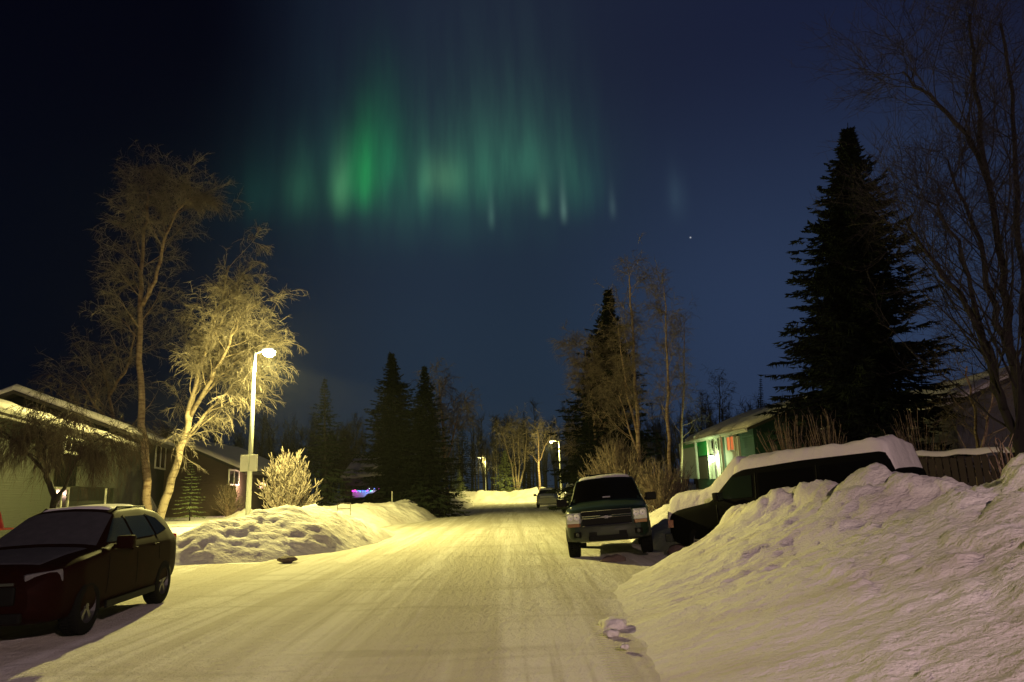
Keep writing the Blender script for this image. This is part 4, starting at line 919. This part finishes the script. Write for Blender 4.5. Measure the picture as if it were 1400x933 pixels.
# gable-end facing side window of second house + porch lamp
def porch_lamp(p, glow, power, col, label, r=.16, parent=None):
    o = empty('porch_lamp', p, 0, label, 'lamp'); b = MB(); b.lathe([(.001, -r)] + [(r * math.sin(a), -r * math.cos(a)) for a in np.linspace(.2, PI - .2, 9)] + [(.001, r)], 'z', 16, (0, 0, 0)); b.build('globe', glow, o, True)
    q = MB(); q.lathe([(.001, r + .1), (r * .6, r + .06), (r * .7, r), (.001, r)], 'z', 12); q.box((0, .12, r + .05), (.05, .3, .05)); q.build('lamp_bracket', 'grille_black', o)
    L = bpy.data.lights.new('porch_light', 'POINT'); L.energy = power; L.color = col; L.shadow_soft_size = .1; lo = bpy.data.objects.new('porch_light', L); COL.objects.link(lo); lo.parent = o; lo.location = (-.95, -.2, -.1); return o
porch_lamp(at(359, 664, 42), 'porch_pink', 120, (1, .6, .42), 'small pinkish porch lamp glowing behind the near lamp pole', .17)
# Christmas-light house
h3, L3 = house('dark low house with coloured lights hidden by the spruces', (-14.5, 60.5), (-9.5, 60.0), 7, 2.9, 4.6, 'siding_tan', z0=.7, over=.3)
fl = at(481, 669, 59.4); fr = at(518, 669, 59.3)
sl_ = empty('string_lights', fl, 0, 'row of coloured holiday lights glowing on the dark house front', 'string lights'); b = MB(); dx = fr.x - fl.x
b.tube([(0, 0, .05), (dx, 0, .05)], .012, 5); b.build('cable', 'grille_black', sl_)
cols = ['magenta', 'magenta', 'pink', 'violet', 'green', 'blue', 'cyan', 'blue', 'blue', 'cyan', 'blue', 'violet', 'violet', 'white', 'green', 'white', 'white', 'blue', 'magenta', 'pink', 'magenta']
for k, c in enumerate(cols):
    x = dx * (k + .5) / len(cols); b = MB(); dz = rnd.uniform(-.22, .0)
    b.lathe([(.001, -.07), (.045, -.03), (.045, .03), (.001, .07)], 'z', 8, (x, 0, dz)); b.build('bulb', 'bulb_' + c, sl_)
for x, c, e in ((.15, (1, .1, .8), 2.5), (.5, (.15, .3, 1), 7), (.8, (.6, .5, 1), 4), (1.0, (1, .1, .5), 1.5)):
    L = bpy.data.lights.new('bulb_light', 'POINT'); L.energy = e; L.color = c; L.shadow_soft_size = .2; lo = bpy.data.objects.new('bulb_light', L); COL.objects.link(lo); lo.parent = sl_; lo.location = (dx * x, .1, -.35)
bd = MB(); bd.box((0, 0, 0), (dx * 1.05, .05, .62)); wo = bd.build('garage_door', 'trim_white', h3)
wo.matrix_parent_inverse = Matrix(); loc = Vector(((fl.x + fr.x) / 2, 59.85, fl.z - .38)); bpy.context.view_layer.update(); wo.matrix_world = Matrix.Translation(loc)

# right green house; front wall faces the street (-x): runs from far (B) to near (A)
h4, L4 = house('green house with lit porch and snowy roof on the right', (12.0, 47.5), (12.6, 37.5), 7.5, 4.35, 5.75, 'paint_green', z0=.6, over=.45)
def slabpart(o, u0, u1, v0, v1, nm, m, yl, th=.06):
    vm = (v0 + v1) / 2; um = (u0 + u1) / 2; a = to_wall(o, u0, vm, yl)[0]; b_ = to_wall(o, u1, vm, yl)[0]; z1 = to_wall(o, um, v0, yl)[1]; z0 = to_wall(o, um, v1, yl)[1]
    b = MB(); b.box(((a + b_) / 2, yl + th / 2, (z0 + z1) / 2), (abs(a - b_), th, z1 - z0)); return b.build(nm, m, o)
slabpart(h4, 930, 953, 604, 655, 'wall_panel', 'trim_white', -.08); slabpart(h4, 954, 968, 604, 623, 'wall_panel', 'bright_green', -.08)
slabpart(h4, 933, 953, 604, 612, 'porch_beam', 'bright_green', -.16); slabpart(h4, 956, 967, 625, 655, 'door', 'door_paint', -.07)
slabpart(h4, 969, 984, 597, 655, 'bay_window', 'trim_white', -.10)
win_px(h4, 972, 977, 600, 616, yl=-.11, bars=0, fw=.12); win_px(h4, 978.5, 982, 600, 616, yl=-.11, bars=0, fw=.12)
slabpart(h4, 992, 1008, 592, 650, 'bay_window', 'trim_white', -.08)
win_px(h4, 994, 1005, 595, 618, yl=-.09, bars=1, pane='curtain', fw=.10)
for u in (951, 968.5, 986, 1010): slabpart(h4, u - .8, u + .8, 596, 655, 'porch_post', 'trim_white', -.55, .12)
p = at(946.5, 628, 42.5); porch_lamp((11.85, 43.2, p.z), 'porch_glow', 170, (.68, 1, .40), 'bright porch lamp on the green house', .20)
# far right grey house, gable toward the viewer
gp = at(1366, 512, 25); ge = at(1303, 556, 25)
h5, L5 = house('pale grey gabled house at the right edge behind bare branches', (gp.x + 4.2, 25.0), (gp.x + 4.2, 35), (gp.x + 4.2) - ge.x, ge.z, gp.z + .1, 'siding_grey', z0=.5, over=.35, snow=.18)
# shed with two lit windows seen through the undergrowth
h6, L6 = house('dark cottage with two small warm windows behind the tallest spruce', (19.5, 36.5), (26, 36.5), 5, 3.3, 4.2, 'siding_dark', z0=.5, over=.3, snow=.2)
win_px(h6, 1281, 1287, 597, 611, bars=0, pane='lit_pane', fw=.05); win_px(h6, 1291, 1297, 590, 607, bars=0, pane='lit_pane', fw=.05)
# snow-capped board fence at right
fa = at(1245, 640, 17.5); fb = at(1375, 640, 16.0)
f = empty('board_fence', (fa.x, fa.y, .3), math.atan2(fb.y - fa.y, fb.x - fa.x), 'brown board fence with snow on top behind the right snowbank', 'fence'); L = (Vector((fb.x, fb.y)) - Vector((fa.x, fa.y))).length + 3
b = MB()
for k in range(int(L / .16)): b.box((k * .16, rnd.uniform(-.01, .01), .85 + rnd.uniform(-.03, .03)), (.13, .03, 1.75))
b.build('board_panel', 'fence_wood', f); b = MB()
b.box((L / 2, .04, 1.3), (L, .05, .09)); b.box((L / 2, .04, .5), (L, .05, .09)); b.build('rail', 'fence_wood', f)
for k in range(int(L / 2.2) + 1): q = MB(); q.box((k * 2.2, .1, .85), (.1, .1, 1.8)); q.build('post', 'fence_wood', f)
X, Y = np.meshgrid(np.linspace(-.1, L, 50), np.linspace(-.13, .16, 7)); Z = 1.72 + .17 * np.cos((Y - .015) / .16 * 1.45) + .05 * fbm(X * 2, Y * 2, 2)
link('snow_cap', gridmesh('snow_cap', X, Y, Z), 'thick_snow', f)
# small things on the left bank
def stake(u, v0, v1, D, label, frame=False):
    a = at(u, v1, D); b_ = at(u, v0, D); o = empty('marker_sign' if frame else 'marker_stake', a, 0, label, 'marker'); m = MB(); H = b_.z - a.z; m.tube([(0, 0, -.2), (0, 0, H)], .022, 6)
    if frame:
        w = .62
        m.build('post', 'steel', o); m = MB(); m.tube([(0, 0, H), (-w, 0, H), (-w, 0, -.1)], .02, 6); m.tube([(0, 0, H * .62), (-w, 0, H * .62)], .02, 6); m.build('frame', 'fence_wood', o)
    else: m.build('post', 'trim_white', o)
    return o
stake(479, 688, 708, 34, 'thin two-legged wire sign frame in the gap between left snowbanks', True)
stake(536, 672, 692, 43, 'pale marker stake standing on the long low snowbank')
p = at(586, 679, 50); o = empty('globe_ornament', (p.x, 50, p.z), 0, 'brown ball on a short post at the foot of the right paired spruce', 'ornament')
b = MB(); b.lathe([(.001, -.26)] + [(.26 * math.sin(a), -.26 * math.cos(a)) for a in np.linspace(.15, PI - .15, 12)] + [(.001, .26)], 'z', 20); b.build('ball', 'ball', o, True); b = MB(); b.tube([(0, 0, -1.2), (0, 0, -.2)], .05); b.build('post', 'fence_wood', o)
p = at(-4, 716, 13.5); o = empty('traffic_cone', (p.x, 13.5, p.z - .12), 0, 'red-orange cone cut off by the left picture edge', 'traffic cone')
b = MB(); b.lathe([(.13, .03), (.11, .08), (.03, .34), (.001, .35)], 'z', 16); b.build('cone', 'cone', o, True); b = MB(); b.box((0, 0, .015), (.38, .38, .03)); b.build('base', 'cone', o)

# ------------------------------------------------------------------ sky with aurora
W = bpy.data.worlds.new("World"); S.world = W; W.use_nodes = True; nt = W.node_tree; N = nt.nodes; Lk = nt.links
bg = N['Background']; tc = N.new('ShaderNodeTexCoord'); sx = N.new('ShaderNodeSeparateXYZ'); Lk.new(tc.outputs['Generated'], sx.inputs[0])
def mth(op, *a, clamp=False):
    n = N.new('ShaderNodeMath'); n.operation = op; n.use_clamp = clamp
    for i, q in enumerate(a):
        if isinstance(q, (int, float)): n.inputs[i].default_value = q
        else: Lk.new(q, n.inputs[i])
    return n.outputs[0]
AZ = mth('ARCTAN2', sx.outputs[0], sx.outputs[1]); EL = mth('ARCSINE', sx.outputs[2])
def sm(v, a, b, c=0, d=1):
    n = N.new('ShaderNodeMapRange'); n.interpolation_type = 'SMOOTHSTEP'; Lk.new(v, n.inputs[0])
    for i, q in enumerate((a, b, c, d)): n.inputs[i + 1].default_value = q
    return n.outputs[0]
def cmix(f, a, b, mode='MIX'):
    n = N.new('ShaderNodeMix'); n.data_type = 'RGBA'; n.blend_type = mode
    if isinstance(f, (int, float)): n.inputs[0].default_value = f
    else: Lk.new(f, n.inputs[0])
    for i, q in ((6, a), (7, b)):
        if isinstance(q, tuple): n.inputs[i].default_value = (*q, 1)
        else: Lk.new(q, n.inputs[i])
    return n.outputs[2]
azd = lambda u, v=450: azel(u, v)[0]
low = cmix(sm(AZ, azd(120), azd(620)), (.0010, .0022, .0065), (.0140, .0270, .050)); low = cmix(sm(AZ, azd(700), azd(1050)), low, (.0225, .0390, .086))
high = cmix(sm(AZ, azd(260, 60), azd(600, 60)), (.0006, .0010, .0045), (.0105, .0150, .034)); high = cmix(sm(AZ, azd(700, 60), azd(1250, 60)), high, (.0088, .0128, .038))
base = cmix(sm(EL, azel(700, 480)[1], azel(700, 60)[1]), low, high)
base = cmix(sm(AZ, azd(1250), azd(1750)), base, (.006, .006, .017))
def voff(s, k):
    n = N.new('ShaderNodeVectorMath'); return n
cmb = N.new('ShaderNodeCombineXYZ'); Lk.new(mth('MULTIPLY', AZ, 34), cmb.inputs[0]); Lk.new(mth('MULTIPLY', EL, 5.0), cmb.inputs[1])
nz = N.new('ShaderNodeTexNoise'); nz.inputs['Scale'].default_value = 1; nz.inputs['Detail'].default_value = 3; Lk.new(cmb.outputs[0], nz.inputs[0])
rays = sm(nz.outputs[0], .30, .70, .7, 1.28)
PATCH = None
streaks = [(495, 55, 282, 75, (.003, .045, .014)),  # u, half-width, bottom v, decay px, colour
 (466, 11, 272, 45, (.045, .150, .055)), (497, 17, 262, 62, (.004, .200, .026)), (528, 26, 240, 80, (.000, .085, .018)), (410, 18, 275, 55, (.010, .050, .022)), (362, 30, 285, 50, (.002, .020, .012)),
 (604, 24, 252, 28, (.050, .130, .050)), (578, 10, 280, 70, (.008, .045, .02)), (645, 45, 262, 75, (.006, .045, .018)), (672, 4, 306, 34, (.03, .07, .05)), (744, 7, 290, 40, (.035, .10, .055)), (771, 4, 298, 36, (.06, .12, .09)),
 (788, 22, 280, 75, (.005, .035, .015)), (722, 48, 240, 70, (.010, .060, .030)), (838, 4, 292, 26, (.025, .045, .04)), (926, 10, 278, 30, (.014, .028, .032)), (812, 14, 270, 60, (.003, .020, .012)),
 (605, 120, 285, 85, (.004, .032, .014)), (690, 80, 268, 80, (.005, .026, .012)), (610, 150, 280, 170, (.005, .016, .011)), (700, 95, 230, 300, (.004, .008, .007)), (430, 50, 240, 240, (.001, .004, .006)), (560, 200, 325, 60, (.003, .012, .008))]
ppx = (azel(701, 300)[0] - azel(700, 300)[0]); ppy = (azel(700, 299)[1] - azel(700, 300)[1])
acc = base
for k, (u, w, vb, hd, c) in enumerate(streaks):
    a0, e0 = azel(u, vb); g = mth('DIVIDE', mth('SUBTRACT', AZ, a0), w * ppx); g = mth('EXPONENT', mth('MULTIPLY', mth('MULTIPLY', g, g), -.8))
    soft = 30 if w > 8 else 12
    if w > 80: soft = 60
    e = sm(EL, e0 - soft * 1.3 * ppy, e0 + soft * 1.2 * ppy); dcy = mth('EXPONENT', mth('MULTIPLY', mth('POWER', mth('DIVIDE', mth('MAXIMUM', mth('SUBTRACT', EL, e0), 0), hd * ppy), 1.5), -1))
    f = mth('MULTIPLY', mth('MULTIPLY', g, e), dcy)
    if w > 9: f = mth('MULTIPLY', f, rays)
    n = N.new('ShaderNodeVectorMath'); n.operation = 'SCALE'; n.inputs[0].default_value = c; Lk.new(f, n.inputs['Scale'])
    ad = N.new('ShaderNodeVectorMath'); ad.operation = 'ADD'; Lk.new(acc, ad.inputs[0]); Lk.new(n.outputs[0], ad.inputs[1]); acc = ad.outputs[0]
# one star
a0, e0 = azel(944, 325); dx_ = mth('DIVIDE', mth('SUBTRACT', AZ, a0), .9 * ppx); dy_ = mth('DIVIDE', mth('SUBTRACT', EL, e0), .9 * ppy)
f = mth('EXPONENT', mth('MULTIPLY', mth('ADD', mth('MULTIPLY', dx_, dx_), mth('MULTIPLY', dy_, dy_)), -1)); n = N.new('ShaderNodeVectorMath'); n.operation = 'SCALE'; n.inputs[0].default_value = (.5, .5, .5); Lk.new(f, n.inputs['Scale'])
ad = N.new('ShaderNodeVectorMath'); ad.operation = 'ADD'; Lk.new(acc, ad.inputs[0]); Lk.new(n.outputs[0], ad.inputs[1]); acc = ad.outputs[0]
Lk.new(acc, bg.inputs[0]); bg.inputs[1].default_value = 1
W.cycles.sampling_method = 'MANUAL'; W.cycles.sample_map_resolution = 512

# thin haze volume, added to put a halo round the lamps
hz = bpy.data.materials.new('haze_air'); hz.use_nodes = True; nt = hz.node_tree; nt.nodes.remove(nt.nodes['Principled BSDF']); pv = nt.nodes.new('ShaderNodeVolumePrincipled')
pv.inputs['Density'].default_value = .00018; pv.inputs['Anisotropy'].default_value = .5; pv.inputs['Color'].default_value = (.9, .92, 1, 1); nt.links.new(pv.outputs[0], nt.nodes['Material Output'].inputs['Volume'])
b = MB(); b.box((0, 720, 11.5), (1900, 1700, 27)); tag(b.build('haze', hz), kind='stuff')
# ------------------------------------------------------------------ render settings
S.view_settings.view_transform = 'Standard'; S.view_settings.look = 'None'; S.view_settings.exposure = 0; S.view_settings.gamma = 1
S.cycles.use_denoising = True; S.cycles.max_bounces = 4; S.cycles.diffuse_bounces = 2; S.cycles.glossy_bounces = 2; S.cycles.sample_clamp_indirect = 3; S.cycles.light_sampling_threshold = .003
